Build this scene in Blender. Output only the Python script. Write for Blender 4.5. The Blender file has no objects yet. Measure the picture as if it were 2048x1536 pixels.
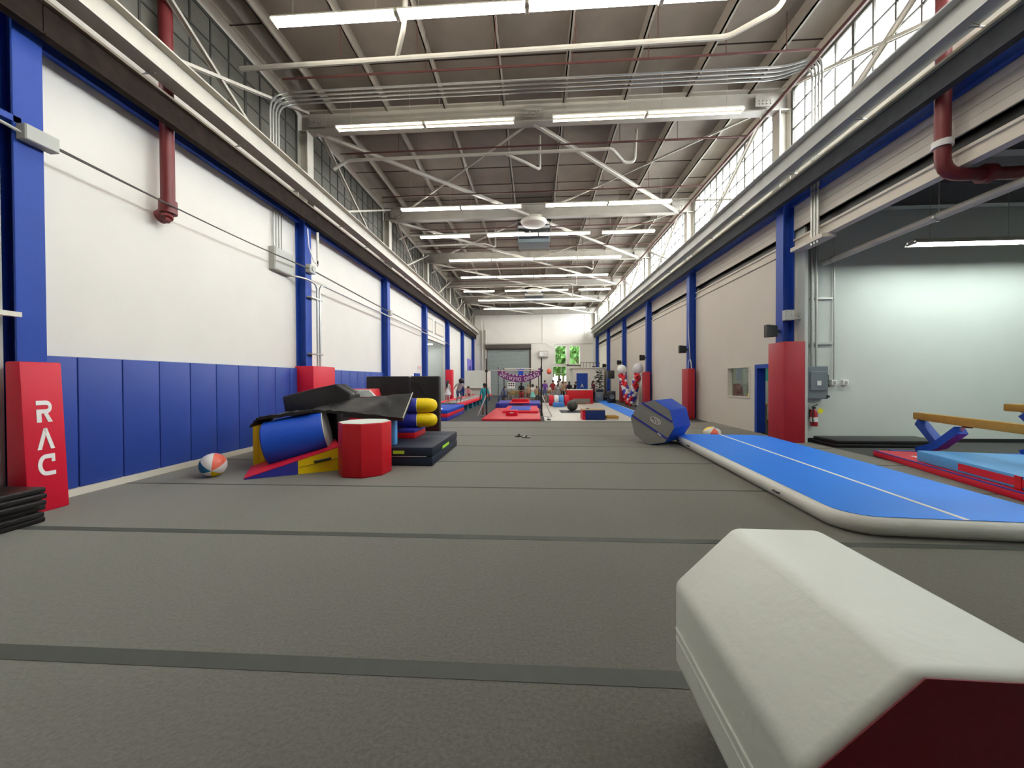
import bpy, bmesh, math, random
from mathutils import Vector, Matrix
R = math.radians
random.seed(7)
scene = bpy.context.scene
C = scene.collection

# ------------------------------------------------------------------ camera
YAW, PITCH, ROLL, CAMH = .0594, .0103, -.0042, 1.67
cam_d = bpy.data.cameras.new('camera')
cam_d.sensor_fit = 'HORIZONTAL'; cam_d.sensor_width = 36.0; cam_d.lens = 36.0*751/2048
cam_d.clip_start = .05; cam_d.clip_end = 300
cam = bpy.data.objects.new('camera', cam_d); C.objects.link(cam)
d_ = Vector((-math.sin(YAW)*math.cos(PITCH), math.cos(YAW)*math.cos(PITCH), -math.sin(PITCH)))
r_ = Vector((math.cos(YAW), math.sin(YAW), 0)); u_ = r_.cross(d_)
r_ = r_*math.cos(ROLL)+u_*math.sin(ROLL); u_ = r_.cross(d_)
cam.matrix_world = Matrix(((r_.x,u_.x,-d_.x,0),(r_.y,u_.y,-d_.y,0),(r_.z,u_.z,-d_.z,CAMH),(0,0,0,1)))
scene.camera = cam

# ------------------------------------------------------------------ sky, exposure
SKY = 24.0       # bright overcast sky seen through the clerestory
TUBE = 60.0      # fluorescent tube emission
world = bpy.data.worlds.new('overcast_sky'); scene.world = world; world.use_nodes = True
bg = world.node_tree.nodes['Background']
bg.inputs[0].default_value = (.95, .97, 1.0, 1); bg.inputs[1].default_value = SKY
vs = scene.view_settings
vs.view_transform = 'Standard'; vs.look = 'None'; vs.gamma = 1.0; vs.exposure = 0.2
vs.use_curve_mapping = False
scene.cycles.use_denoising = True
scene.cycles.max_bounces = 8; scene.cycles.diffuse_bounces = 5
scene.cycles.transparent_max_bounces = 16
scene.cycles.sample_clamp_indirect = 6.0

# ------------------------------------------------------------------ materials
def lin(c):
    if isinstance(c, str):
        c = [int(c[i:i+2], 16) for i in (0, 2, 4)]
        c = [x/255 for x in c]; c = [x/12.92 if x <= .04045 else ((x+.055)/1.055)**2.4 for x in c]
    return (c[0], c[1], c[2], 1)
MATS = {}
def mat(name, col, rough=.5, metal=0, var=.08, nscale=6, bump=0, bscale=200, spec=.5, emit=0, ecol=None, coat=0, dark=None):
    if name in MATS: return MATS[name]
    m = bpy.data.materials.new(name); m.use_nodes = True; nt = m.node_tree; N = nt.nodes; L = nt.links
    b = N['Principled BSDF']; c = lin(col)
    b.inputs['Roughness'].default_value = rough; b.inputs['Metallic'].default_value = metal
    b.inputs['Specular IOR Level'].default_value = spec
    if coat: b.inputs['Coat Weight'].default_value = coat; b.inputs['Coat Roughness'].default_value = .25
    tc = N.new('ShaderNodeTexCoord'); geo = N.new('ShaderNodeNewGeometry')
    if var > 0:
        n = N.new('ShaderNodeTexNoise'); n.inputs['Scale'].default_value = nscale; n.inputs['Detail'].default_value = 4
        L.new(geo.outputs['Position'], n.inputs['Vector'])
        mx = N.new('ShaderNodeMix'); mx.data_type = 'RGBA'
        k = lin(dark)[:3] if dark else [x*(1-var*2.2) for x in c[:3]]
        mx.inputs['A'].default_value = (*k, 1)
        mx.inputs['B'].default_value = (*[min(1, x*(1+var)) for x in c[:3]], 1) if not dark else c
        L.new(n.outputs['Fac'], mx.inputs['Factor']); L.new(mx.outputs['Result'], b.inputs['Base Color'])
    else: b.inputs['Base Color'].default_value = c
    if bump:
        n2 = N.new('ShaderNodeTexNoise'); n2.inputs['Scale'].default_value = bscale; n2.inputs['Detail'].default_value = 3
        L.new(geo.outputs['Position'], n2.inputs['Vector'])
        bp = N.new('ShaderNodeBump'); bp.inputs['Strength'].default_value = bump; bp.inputs['Distance'].default_value = .02
        L.new(n2.outputs['Fac'], bp.inputs['Height']); L.new(bp.outputs['Normal'], b.inputs['Normal'])
    if emit:
        b.inputs['Emission Color'].default_value = lin(ecol or col); b.inputs['Emission Strength'].default_value = emit
    MATS[name] = m; return m
def V(name, col, **k):  # vinyl mat skin
    k.setdefault('spec', .35); k.setdefault('rough', .46); k.setdefault('var', .05); k.setdefault('bump', .08); k.setdefault('bscale', 25); return mat(name, col, **k)
M_white   = mat('white_paint', (.78,.745,.68), .75, var=.03, nscale=1.2, bump=.05, bscale=90)
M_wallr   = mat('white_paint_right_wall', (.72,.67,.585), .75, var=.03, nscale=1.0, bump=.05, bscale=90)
M_sage    = mat('pale_green_grey_paint', (.62,.66,.61), .7, var=.03, nscale=1.0, bump=.04, bscale=80)
M_steelw  = mat('white_steel_paint', (.56,.53,.46), .5, var=.10, nscale=3, bump=.03)
M_beam    = mat('grey_white_steel_paint', (.40,.37,.32), .55, var=.12, nscale=2, bump=.03)
M_girdr   = mat('backlit_white_steel_paint', (.50,.515,.50), .45, var=.15, nscale=2, bump=.03)  # white girder paint with its backlit grey-blue put into the colour
M_rust    = mat('dark_brown_steel', (.030,.020,.015), .8, var=.35, nscale=5, spec=.12)
M_blue    = mat('blue_steel_paint', (.016,.062,.36), .5, spec=.3, var=.08, nscale=3, bump=.03)
M_deck    = mat('brown_roof_deck', (.23,.195,.16), .85, var=.15, nscale=1.5)
M_purlin  = mat('purlin_paint', (.36,.32,.27), .7, var=.12, nscale=2)
M_padblue = V('blue_wall_pad_vinyl', (.026,.062,.32), nscale=2)
M_red     = V('red_vinyl', (.66,.010,.036), nscale=2)
M_redd    = V('deep_red_vinyl', (.56,.006,.016), nscale=2)
M_royal   = V('royal_blue_vinyl', (.006,.07,.50), nscale=2)
M_indigo  = V('indigo_vinyl', (.035,.04,.34), nscale=2)
M_yellow  = V('yellow_vinyl', (.95,.66,.004), nscale=2)
M_navy    = V('navy_nylon', (.011,.019,.040), rough=.55, bump=.25, bscale=18, nscale=2)
M_black   = V('black_vinyl', (.014,.013,.013), rough=.38, bump=.25, bscale=9, nscale=2)
M_lblue   = V('light_blue_vinyl', (.10,.36,.75), nscale=2)
M_whitev  = V('white_vinyl', (.77,.81,.75), rough=.5, nscale=2)
M_grey    = V('grey_vinyl', (.25,.25,.23), rough=.55, nscale=2)
M_wine    = V('wine_red_vinyl', (.15,.002,.012), rough=.5, nscale=2)
M_track   = V('air_track_blue', (.012,.24,.98), rough=.45, nscale=2)
M_trackw  = V('air_track_white', (.72,.72,.67), rough=.4, nscale=2)
M_suede   = mat('tan_suede', (.45,.25,.045), .8, var=.1, nscale=8)
M_redpipe = mat('dark_red_pipe_paint', (.17,.018,.020), .45, var=.15, nscale=4)
M_rpipe2  = mat('maroon_sprinkler_pipe_paint', (.10,.030,.026), .5, var=.15)
M_galv    = mat('galvanised_steel', (.50,.50,.47), .4, metal=.6, var=.1, nscale=12)
M_chrome  = mat('chrome', (.62,.62,.62), .38, metal=1, var=0)
M_greybox = mat('grey_enclosure_paint', (.16,.19,.21), .45, var=.05)
M_ltgrey  = mat('light_grey_enclosure_paint', (.46,.46,.42), .5, var=.05)
M_dark    = mat('black_plastic', (.012,.012,.013), .45, var=.1)
M_darkg   = mat('dark_grey_floor', (.055,.056,.055), .9, var=.12, nscale=3, bump=.2, bscale=120)
M_wfloor  = mat('white_vinyl_floor', (.66,.64,.58), .4, var=.04)
M_paper   = mat('white_print', (.85,.83,.80), .7, var=0)
M_neon    = mat('neon_green_webbing', (.45,.85,.05), .6, var=0)
M_teal    = mat('teal_powder_coat', (.01,.13,.22), .5, var=.1)
M_purple  = mat('purple_fabric', (.16,.02,.16), .7, var=.1)
M_lav     = mat('lavender_light_paint', (.33,.26,.75), .6, var=.05)  # sheet colour standing in for purple light
M_green   = mat('leaf_green', (.16,.36,.05), .6, var=.35, nscale=.9)
M_green2  = mat('dark_leaf_green', (.03,.05,.03), .6, var=.3, nscale=3)
M_grass   = mat('lawn', (.07,.14,.03), .9, var=.2)
M_bark    = mat('bark', (.10,.07,.05), .9, var=.2)
M_shut    = mat('grey_roller_door', (.33,.37,.36), .5, var=.05, nscale=2)
M_shutd   = mat('dark_roller_hood', (.07,.055,.045), .6, var=.2)
M_wood    = mat('tan_wood', (.42,.27,.11), .6, var=.15, nscale=5)
M_brown   = mat('brown_table_cover', (.20,.13,.05), .7, var=.2)
M_balw    = mat('white_balloon', (.80,.80,.76), .3, var=0, spec=.5)
M_balr    = mat('red_balloon', (.62,.02,.03), .25, var=0)
M_balb    = mat('blue_balloon', (.05,.05,.42), .25, var=0)
M_coral   = mat('coral_balloon', (.85,.16,.10), .3, var=0)
M_yel2    = mat('bright_yellow', (.85,.75,.02), .5, var=0)
M_extr    = mat('extinguisher_red', (.42,.02,.03), .3, var=.05)
M_sky     = mat('teal_notice', (.10,.45,.42), .5, var=.05)
M_tape    = mat('carpet_seam_tape', (.062,.070,.060), .8, var=.08, nscale=10)
M_oldpane = mat('painted_over_glass', (.135,.128,.105), .55, var=.22, nscale=1.7)
M_muntin  = mat('dark_muntin', (.045,.045,.038), .6, var=.1)
M_muntinr = mat('clerestory_muntin', (.10,.095,.08), .6, var=.1)
def carpet():
    m = bpy.data.materials.new('grey_carpet'); m.use_nodes = True; nt = m.node_tree; N = nt.nodes; L = nt.links; b = N['Principled BSDF']
    b.inputs['Roughness'].default_value = .95; b.inputs['Specular IOR Level'].default_value = .15
    b.inputs['Sheen Weight'].default_value = .5; b.inputs['Sheen Roughness'].default_value = .6; b.inputs['Sheen Tint'].default_value = (.9,.87,.78,1)
    geo = N.new('ShaderNodeNewGeometry')
    n1 = N.new('ShaderNodeTexNoise'); n1.inputs['Scale'].default_value = 42; n1.inputs['Detail'].default_value = 9; n1.inputs['Roughness'].default_value = .8
    n2 = N.new('ShaderNodeTexNoise'); n2.inputs['Scale'].default_value = .9; n2.inputs['Detail'].default_value = 3
    for n in (n1, n2): L.new(geo.outputs['Position'], n.inputs['Vector'])
    r = N.new('ShaderNodeValToRGB'); r.color_ramp.elements[0].position = .40; r.color_ramp.elements[1].position = .62
    r.color_ramp.elements[0].color = (.050,.050,.044,1); r.color_ramp.elements[1].color = (.115,.113,.100,1)
    L.new(n1.outputs['Fac'], r.inputs['Fac'])
    mx = N.new('ShaderNodeMix'); mx.data_type = 'RGBA'; mx.blend_type = 'MULTIPLY'; mx.inputs['Factor'].default_value = .35
    L.new(r.outputs['Color'], mx.inputs['A'])
    r2 = N.new('ShaderNodeValToRGB'); r2.color_ramp.elements[0].color = (.7,.72,.70,1); r2.color_ramp.elements[1].color = (1,1,1,1)
    L.new(n2.outputs['Fac'], r2.inputs['Fac']); L.new(r2.outputs['Color'], mx.inputs['B'])
    L.new(mx.outputs['Result'], b.inputs['Base Color'])
    bp = N.new('ShaderNodeBump'); bp.inputs['Strength'].default_value = .6; bp.inputs['Distance'].default_value = .012
    L.new(n1.outputs['Fac'], bp.inputs['Height']); L.new(bp.outputs['Normal'], b.inputs['Normal'])
    return m
M_carpet = carpet()
def glass(name, tint, gloss=.08):
    m = bpy.data.materials.new(name); m.use_nodes = True; nt = m.node_tree; N = nt.nodes; L = nt.links
    N.remove(N['Principled BSDF']); out = N['Material Output']
    t = N.new('ShaderNodeBsdfTransparent'); t.inputs[0].default_value = (*tint, 1)
    g = N.new('ShaderNodeBsdfGlossy'); g.inputs['Roughness'].default_value = .05
    mx = N.new('ShaderNodeMixShader'); mx.inputs[0].default_value = gloss
    L.new(t.outputs[0], mx.inputs[1]); L.new(g.outputs[0], mx.inputs[2]); L.new(mx.outputs[0], out.inputs[0]); return m
M_glass = glass('clear_glass', (.95,.97,.97)); M_glasst = glass('dimming_tint_glass', (.62,.65,.62)); M_glassd = glass('office_glass', (.8,.85,.82), .15)  # tint added to the far panes to tone down the bright outdoors
def tubemat(name, s, col=(1,.955,.86)):
    m = bpy.data.materials.new(name); m.use_nodes = True; nt = m.node_tree; N = nt.nodes; N.remove(N['Principled BSDF'])
    e = N.new('ShaderNodeEmission'); e.inputs[0].default_value = (*col, 1); e.inputs[1].default_value = s
    nt.links.new(e.outputs[0], N['Material Output'].inputs[0]); return m
M_tube = tubemat('lit_tube', TUBE); M_tubef = tubemat('older_lit_tube', TUBE*.6); M_tubed = tubemat('dim_lit_tube', TUBE*.16, (1,.93,.75)); M_tubec = tubemat('cool_lit_tube', TUBE*.6, (.95,.98,.98))
M_tubea = tubemat('aisle_lit_tube', TUBE*1.0, (.90,1,.96))
M_fixt = mat('lamp_housing_white', (.78,.74,.62), .5, var=.04)

# ------------------------------------------------------------------ mesh helpers
class MB:
    def __init__(s): s.v = []; s.f = []; s.m = []
    def add(s, vs, fs, mi=0):
        n = len(s.v); s.v += [tuple(v) for v in vs]; s.f += [tuple(i+n for i in f) for f in fs]; s.m += [mi]*len(fs); return s
    def box(s, x0, x1, y0, y1, z0, z1, mi=0):
        return s.add([(x0,y0,z0),(x1,y0,z0),(x1,y1,z0),(x0,y1,z0),(x0,y0,z1),(x1,y0,z1),(x1,y1,z1),(x0,y1,z1)],
                     [(0,3,2,1),(4,5,6,7),(0,1,5,4),(1,2,6,5),(2,3,7,6),(3,0,4,7)], mi)
    def ob(s, c, h, M=None, mi=0):   # oriented box, half sizes h
        M = M or Matrix.Identity(3); c = Vector(c); P = []
        for z in (-1,1):
            for (x,y) in ((-1,-1),(1,-1),(1,1),(-1,1)): P.append(c+M@Vector((x*h[0],y*h[1],z*h[2])))
        return s.add(P, [(0,3,2,1),(4,5,6,7),(0,1,5,4),(1,2,6,5),(2,3,7,6),(3,0,4,7)], mi)
    def prism(s, poly, vec, mi=0, caps=True):  # poly: 3d points, extruded by vec
        n = len(poly); vec = Vector(vec); P = [Vector(p) for p in poly]+[Vector(p)+vec for p in poly]
        F = [(i,(i+1)%n,n+(i+1)%n,n+i) for i in range(n)]
        if caps: F += [tuple(range(n))[::-1], tuple(range(n,2*n))]
        return s.add(P, F, mi)
    def path(s, pts, r, n=8, mi=0, closed=False):
        pts = [Vector(p) for p in pts]; k = len(pts); ref = None; P = []
        for i, p in enumerate(pts):
            if closed: t = (pts[(i+1)%k]-pts[i-1]).normalized()
            else: t = (pts[min(i+1,k-1)]-pts[max(i-1,0)]).normalized()
            if ref is None: ref = Vector((0,0,1)) if abs(t.z) < .9 else Vector((1,0,0))
            a = (ref-t*ref.dot(t)).normalized(); ref = a; b = t.cross(a)
            rr = r[i] if isinstance(r, (list,tuple)) else r
            for j in range(n):
                q = 2*math.pi*(j+.5)/n; P.append(p+(a*math.cos(q)+b*math.sin(q))*rr)
        F = []
        for i in range(k if closed else k-1):
            i2 = (i+1)%k
            for j in range(n): F.append((i*n+j, i*n+(j+1)%n, i2*n+(j+1)%n, i2*n+j))
        if not closed: F += [tuple(range(n))[::-1], tuple(range((k-1)*n, k*n))]
        return s.add(P, F, mi)
    def tube(s, a, b, r, n=8, mi=0): return s.path([a,b], r, n, mi)
    def lathe(s, prof, c, axis=(0,0,1), n=16, mi=0):
        a = Vector(axis).normalized(); u = a.orthogonal().normalized(); w = a.cross(u); c = Vector(c); P = []
        for (r,h) in prof:
            for j in range(n):
                q = 2*math.pi*j/n; P.append(c+a*h+(u*math.cos(q)+w*math.sin(q))*max(r,1e-4))
        k = len(prof); F = [(i*n+j, i*n+(j+1)%n, (i+1)*n+(j+1)%n, (i+1)*n+j) for i in range(k-1) for j in range(n)]
        F += [tuple(range(n))[::-1], tuple(range((k-1)*n,k*n))]
        return s.add(P, F, mi)
    def ball(s, c, r, n=14, m=8, sc=(1,1,1), mi=0):
        c = Vector(c); P = [c+Vector((0,0,r*sc[2]))]
        for i in range(1,m):
            t = math.pi*i/m
            for j in range(n):
                q = 2*math.pi*j/n; P.append(c+Vector((r*sc[0]*math.sin(t)*math.cos(q), r*sc[1]*math.sin(t)*math.sin(q), r*sc[2]*math.cos(t))))
        P.append(c-Vector((0,0,r*sc[2]))); F = [(0,1+j,1+(j+1)%n) for j in range(n)]
        for i in range(m-2):
            for j in range(n): F.append((1+i*n+j, 1+(i+1)*n+j, 1+(i+1)*n+(j+1)%n, 1+i*n+(j+1)%n))
        b = 1+(m-2)*n; F += [(b+(j+1)%n, b+j, len(P)-1) for j in range(n)]
        return s.add(P, F, mi)
    def ibeam(s, a, b, w, h, tf=.02, tw=.015, up=(0,0,1), mi=0):  # I section from a to b, centre line
        a = Vector(a); b = Vector(b); t = (b-a).normalized(); up = Vector(up); side = t.cross(up).normalized(); L = (b-a).length; c = (a+b)/2
        M = Matrix((side, t, up)).transposed()
        s.ob(c+up*(h/2-tf/2), (w/2,L/2,tf/2), M, mi); s.ob(c-up*(h/2-tf/2), (w/2,L/2,tf/2), M, mi); s.ob(c, (tw/2,L/2,h/2-tf), M, mi); return s
    def build(s, name, mats, parent=None, smooth=False, bevel=0, seg=2, label=None, cat=None, group=None, kind=None, ang=35):
        P = [Vector(v) for v in s.v]
        lo = Vector([min(p[i] for p in P) for i in range(3)]); hi = Vector([max(p[i] for p in P) for i in range(3)])
        o_ = Vector(((lo.x+hi.x)/2, (lo.y+hi.y)/2, lo.z))
        me = bpy.data.meshes.new(name); me.from_pydata([p-o_ for p in P], [], s.f)
        mats = mats if isinstance(mats, (list,tuple)) else [mats]
        for m in mats: me.materials.append(m)
        me.polygons.foreach_set('material_index', s.m)
        bm = bmesh.new(); bm.from_mesh(me); bmesh.ops.recalc_face_normals(bm, faces=bm.faces)
        if bevel:
            es = [e for e in bm.edges if len(e.link_faces) == 2 and e.calc_face_angle(0) > R(25)]
            bmesh.ops.bevel(bm, geom=es, offset=bevel, segments=seg, profile=.5, affect='EDGES', clamp_overlap=True)
        bm.to_mesh(me); bm.free()
        if smooth or bevel:
            me.shade_smooth(); me.set_sharp_from_angle(angle=R(ang))
        ob = bpy.data.objects.new(name, me); C.objects.link(ob)
        if parent: ob.parent = parent; ob.location = o_-WL[parent.name]
        else: ob.location = o_
        WL[ob.name] = o_
        return tag(ob, label, cat, group, kind)
WL = {}
def tag(o, label=None, cat=None, group=None, kind=None):
    if label: o['label'] = label
    if cat: o['category'] = cat
    if group: o['group'] = group
    if kind: o['kind'] = kind
    return o
def thing(name, label, cat, loc=(0,0,0), group=None, kind=None):
    o = bpy.data.objects.new(name, None); C.objects.link(o); o.empty_display_size = .1
    o.location = loc; WL[o.name] = Vector(loc); return tag(o, label, cat, group, kind)
def copy_tree(o, delta, label=None, parent=None):
    c = o.copy(); C.objects.link(c)
    if parent: c.parent = parent
    else: c.location = Vector(o.location)+Vector(delta)
    WL[c.name] = WL[o.name]+Vector(delta)
    if label: c['label'] = label
    for ch in list(o.children): copy_tree(ch, delta, None, c)
    return c
def rz(a): return Matrix.Rotation(a, 3, 'Z')
ORD = ['first','second','third','fourth','fifth','sixth','seventh','eighth','ninth','tenth','eleventh','twelfth']
S = 'structure'
def bend(a, b, c, r, k=5):  # rounded corner at b between a and c
    a, b, c = Vector(a), Vector(b), Vector(c); p = b+(a-b).normalized()*r; q = b+(c-b).normalized()*r
    return [p*(1-t)**2+b*2*t*(1-t)+q*t*t for t in [i/k for i in range(k+1)]]
# ------------------------------------------------------------------ floor
FAR = 41.6; NEAR = -7.0; CARP = 15.15; FZ = -.03
fl = MB().box(-15, 16, NEAR-.2, FAR+.2, -.5, -.06).build('floor', M_darkg, label='concrete floor slab under the whole gym hall', cat='floor', kind=S)
seams = [2.12+1.835*k for k in range(-5, 8)]
edges = [NEAR]+seams+[CARP]
for i in range(len(edges)-1):
    MB().box(-6.88, 7.2 if edges[i] < 10.3 else 6.95, edges[i]+.001, edges[i+1]-.001, -.06, 0).build('carpet_strip', M_carpet, fl)
for i, y in enumerate(seams):
    w = .062 if y < 3 else (.05 if y < 4.5 else .018)
    MB().box(-6.85, 7.15 if y < 10.3 else 6.9, y-w, y+w, -.02, .0025).build('seam_tape', M_tape, fl)
MB().box(-6.88, 6.95, CARP, FAR, -.06, FZ).build('rubber_floor', M_darkg, fl)
MB().box(7.2, 15, NEAR, 10.5, -.06, -.005).build('rubber_floor', M_darkg, fl)
MB().box(-15, -6.88, 20, 29.3, -.06, -.01).build('rubber_floor', M_darkg, fl)

# ------------------------------------------------------------------ walls
COL = [4.42+6.1*k for k in range(-1, 7)]   # near edge of every column pair
w = MB()
w.box(-7.1,-6.9, 4.5,22.8, -.08,7.25).box(-7.1,-6.9, 22.8,28.9, 4.4,7.25).box(-7.1,-6.9, 28.9,FAR, -.08,7.25).box(-7.1,-6.9, NEAR,4.5, 4.3,7.25).box(-7.1,-6.9, NEAR,-1.3, -.08,4.3).box(-7.3,-7.1, -1.4,4.5, -.08,4.4)
w.box(-7.1,-6.9, NEAR,FAR, 9.35,9.8)
for y in COL: w.box(-6.98,-6.86, y-.05,y+.36, 7.25,9.35)
w.box(-6.98,-6.86, NEAR,COL[0]+.33, 7.25,9.35).box(-6.98,-6.86, COL[-1],FAR, 7.25,9.35)
wl = w.build('wall_left', M_white, label='long white painted wall above the row of blue wall pads', cat='wall', kind=S)
w = MB(); w.box(6.95,7.15, 10.55,11.41, -.08,5.1).box(6.95,7.15, 12.23,12.55, -.08,5.1).box(6.95,7.15, 13.97,FAR, -.08,5.1)
w.box(6.95,7.15, 11.41,12.23, 2.1,5.1).box(6.95,7.15, 12.55,13.97, -.08,1.04).box(6.95,7.15, 12.55,13.97, 2.09,5.1)
w.box(7.12,7.2, 10.55,FAR, 5.05,5.7)
wr = w.build('wall_right', M_wallr, label='white infill wall beyond the open bay, with office window and doorway', cat='wall', kind=S)
w = MB()
for i in range(10):   # courses of the block header above the side aisle and bays
    w.box(6.95+.004*(i%2),7.2, NEAR,FAR, 5.64+.16*i,5.64+.16*i+.153)
w.box(6.99,7.2, NEAR,FAR, 5.64,7.25).box(6.9,7.1, NEAR,FAR, 9.35,9.8)
for y in COL: w.box(6.93,7.05, y-.05,y+.36, 7.25,9.35)
w.box(6.93,7.05, NEAR,COL[0]+.33, 7.25,9.35).box(6.93,7.05, COL[-1],FAR, 7.25,9.35)
w.build('wall_header', M_wallr, label='white block wall band running above the side aisle opening', cat='wall', kind=S)
MB().box(-7.1,7.2, FAR,FAR+.2, -.08,.9).box(-7.1,2.0, FAR,FAR+.2, .9,10).box(5.1,7.2, FAR,FAR+.2, .9,10).box(2.0,5.1, FAR,FAR+.2, 5.45,10)\
    .box(3.55,3.85, FAR,FAR+.2, .9,5.45).box(2.0,2.25, FAR,FAR+.2, 3.3,5.45).box(5.03,5.1, FAR,FAR+.2, .9,5.45).box(2.0,5.1, FAR,FAR+.2, 3.2,3.37).box(3.85,5.03, FAR,FAR+.2, .9,3.3)\
    .build('wall_far', M_white, label='tall white end wall with roller door and tall windows', cat='wall', kind=S)
for x0, x1 in ((-5.95,-5.8),(0.9,1.0),(5.5,5.6),(-5.55,-5.45)):
    MB().box(x0,x1, FAR-.05,FAR, 0 if x0 < -5 else 5.6,9.6).build('pilaster_strip', M_white, bpy.data.objects['wall_far'])
MB().box(-15,16, NEAR-.2,NEAR, -.08,10).build('wall_back', mat('grey_back_wall', (.30,.29,.27), .8, var=.05), label='grey wall behind the camera closing the hall', cat='wall', kind=S)  # unseen wall, greyed to send less light onto camera-facing sides
# side aisle on the right
wa = MB().box(7.05,7.13, 10.25,10.7, -.08,5.7).box(7.13,7.3, 10.5,10.7, -.08,5.7).box(7.3,15, 10.5,10.7, -.08,6.2).build('wall_aisle_end', M_sage, label='pale grey-green cross wall closing the side aisle', cat='wall', kind=S)
MB().box(15,15.2, NEAR,10.7, -.08,6.2).build('wall_aisle_side', M_sage, label='pale outer wall of the side aisle outside the view', cat='wall', kind=S)
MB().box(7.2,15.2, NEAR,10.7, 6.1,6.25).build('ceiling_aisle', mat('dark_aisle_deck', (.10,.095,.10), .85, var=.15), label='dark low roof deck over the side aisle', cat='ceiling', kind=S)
for i, y in enumerate((9.2, 7.1, 5.0, 2.9, .8)):
    MB().ibeam((7.2,y,5.85), (15,y,5.85), .2, .5).build('aisle_beam', mat('aisle_beam_paint', (.20,.20,.21), .6, var=.1), label=f'dark steel roof beam of the side aisle, {ORD[i]} from the cross wall', cat='beam', kind=S)
MB().box(7.12,15, 10.46,10.5, 0,.09).build('baseboard_aisle', M_dark, label='black rubber skirting along the aisle cross wall', cat='baseboard', kind=S)
# lintel beam under the block header: black strip painting the gap's shade over a white channel
for i in range(len(COL)-1):
    y0, y1 = COL[i]+.3, COL[i+1]
    lb = MB().box(6.92,7.1, y0,y1, 5.12,5.17).box(6.97,7.02, y0,y1, 5.17,5.37).box(6.93,7.1, y0,y1, 5.35,5.40).build('lintel_channel', M_wallr, label=f'white steel lintel channel over bay {ORD[i]} of the side with daylight windows', cat='lintel', kind=S)
    MB().box(7.10,7.18, y0,y1, 5.40,5.66).build('gap_shade', M_dark, lb)
# left bay 0: sectional door beside the lettered pad
dr = thing('door_1', 'white sectional overhead door with horizontal joints beside the lettered pad', 'door', (-6.98,1.4,0), kind=S)
for i in range(7):
    MB().box(-7.06,-6.96, -1.3,4.38, .02+.61*i,.60+.61*i).build('panel', M_white, dr, bevel=.012, seg=1)
    MB().box(-7.03,-6.99, -1.3,4.38, .60+.61*i,.63+.61*i).build('joint', M_dark, dr)
MB().box(-7.1,-6.76, 4.08,4.4, 0,6.0).build('jamb', M_white, dr)
MB().box(-6.95,-6.9, -1.3,4.05, 2.02,2.08).build('rail', M_blue, dr)
# left annex seen through the open far bay
an = MB().box(-15,-6.9, 29.2,29.4, -.08,4.9).box(-15.2,-15, 20,29.4, -.08,4.9).box(-15,-7.1, 19.8,20, -.08,4.9).build('wall_annex', M_sage, label='pale green annex walls seen through the far open bay', cat='wall', kind=S)
MB().box(-15.2,-7.1, 19.8,29.4, 4.85,5.0).build('ceiling_annex', M_sage, label='annex ceiling beyond the far open bay', cat='ceiling', kind=S)
MB().box(-6.9,-6.72, 4.75,22.7, 0,.1).build('baseboard_left', mat('cream_skirting', (.72,.68,.58), .6, var=.04), label='cream wooden kerb at the foot of the blue pads', cat='baseboard', kind=S)
# roof
ce = MB().box(-7.1,7.2, NEAR,FAR+.2, 9.78,9.9).build('ceiling', M_deck, label='brown roof deck high over the gym', cat='ceiling', kind=S)
for i, x in enumerate((-5.85,-4.2,-2.52,-.84,.84,2.52,4.2,5.85)):
    MB().box(x-.015,x+.015, NEAR,FAR, 9.42,9.78).box(x-.015,x+.06, NEAR,FAR, 9.42,9.45).build('roof_purlin', M_purlin, label=f'long roof purlin along the hall, {ORD[i]} from the blue-padded side', cat='beam', kind=S)
for i in range(int((FAR-NEAR)/1.22)):   # board joints of the deck
    y = NEAR+.6+1.22*i
    MB().box(-6.9,6.9, y-.012,y+.012, 9.765,9.785).build('board_joint', M_rust, ce)
for k, y in enumerate(COL):
    o = MB().ibeam((-6.75,y+.15,9.17), (6.85,y+.15,9.17), .26, .6, .035, .02).build('roof_beam', M_beam, label=('white steel roof beam behind the camera' if k == 0 else f'white steel roof beam across the hall over the {ORD[k-1]} pair of columns'), cat='beam', kind=S)
    for cx in (0, -6.2, 6.2):
        p = MB()
        for a in range(4):
            for b in range(2): p.lathe([(.02,0),(.02,.02),(.001,.03)], (cx-.15+.1*a, y+.02-.01, 9.05+.08*b), (0,-1,0), 6)
        p.box(cx-.25,cx+.25, y+.005,y+.02, 8.98,9.3).build('splice_plate', M_beam, o)
# roof-plane bracing
for k in range(2, 7):
    y0, y1 = COL[k]+.15, COL[k+1]+.15
    for a, b, r, nm in (((0,y0),(6.3,y1),.06,'heavy roof brace from ridge towards the daylight windows'), ((-6.3,y0),(0,y1),.06,'heavy roof brace from blue-padded side to ridge'),
                        ((6.3,y0),(0,y1),.03,'slim roof brace from daylight side to ridge'), ((0,y0),(-6.3,y1),.03,'slim roof brace from ridge towards the blue-padded side')):
        if k in (4,6) and r < .05: continue
        z = 8.9 if r > .05 else 8.98
        MB().ibeam((a[0],a[1],z), (b[0],b[1],z), r*1.5, r*1.7, .012, .012).build('roof_brace', M_steelw, label=f'{nm}, {ORD[k-2]} braced bay', cat='brace', kind=S)

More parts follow.
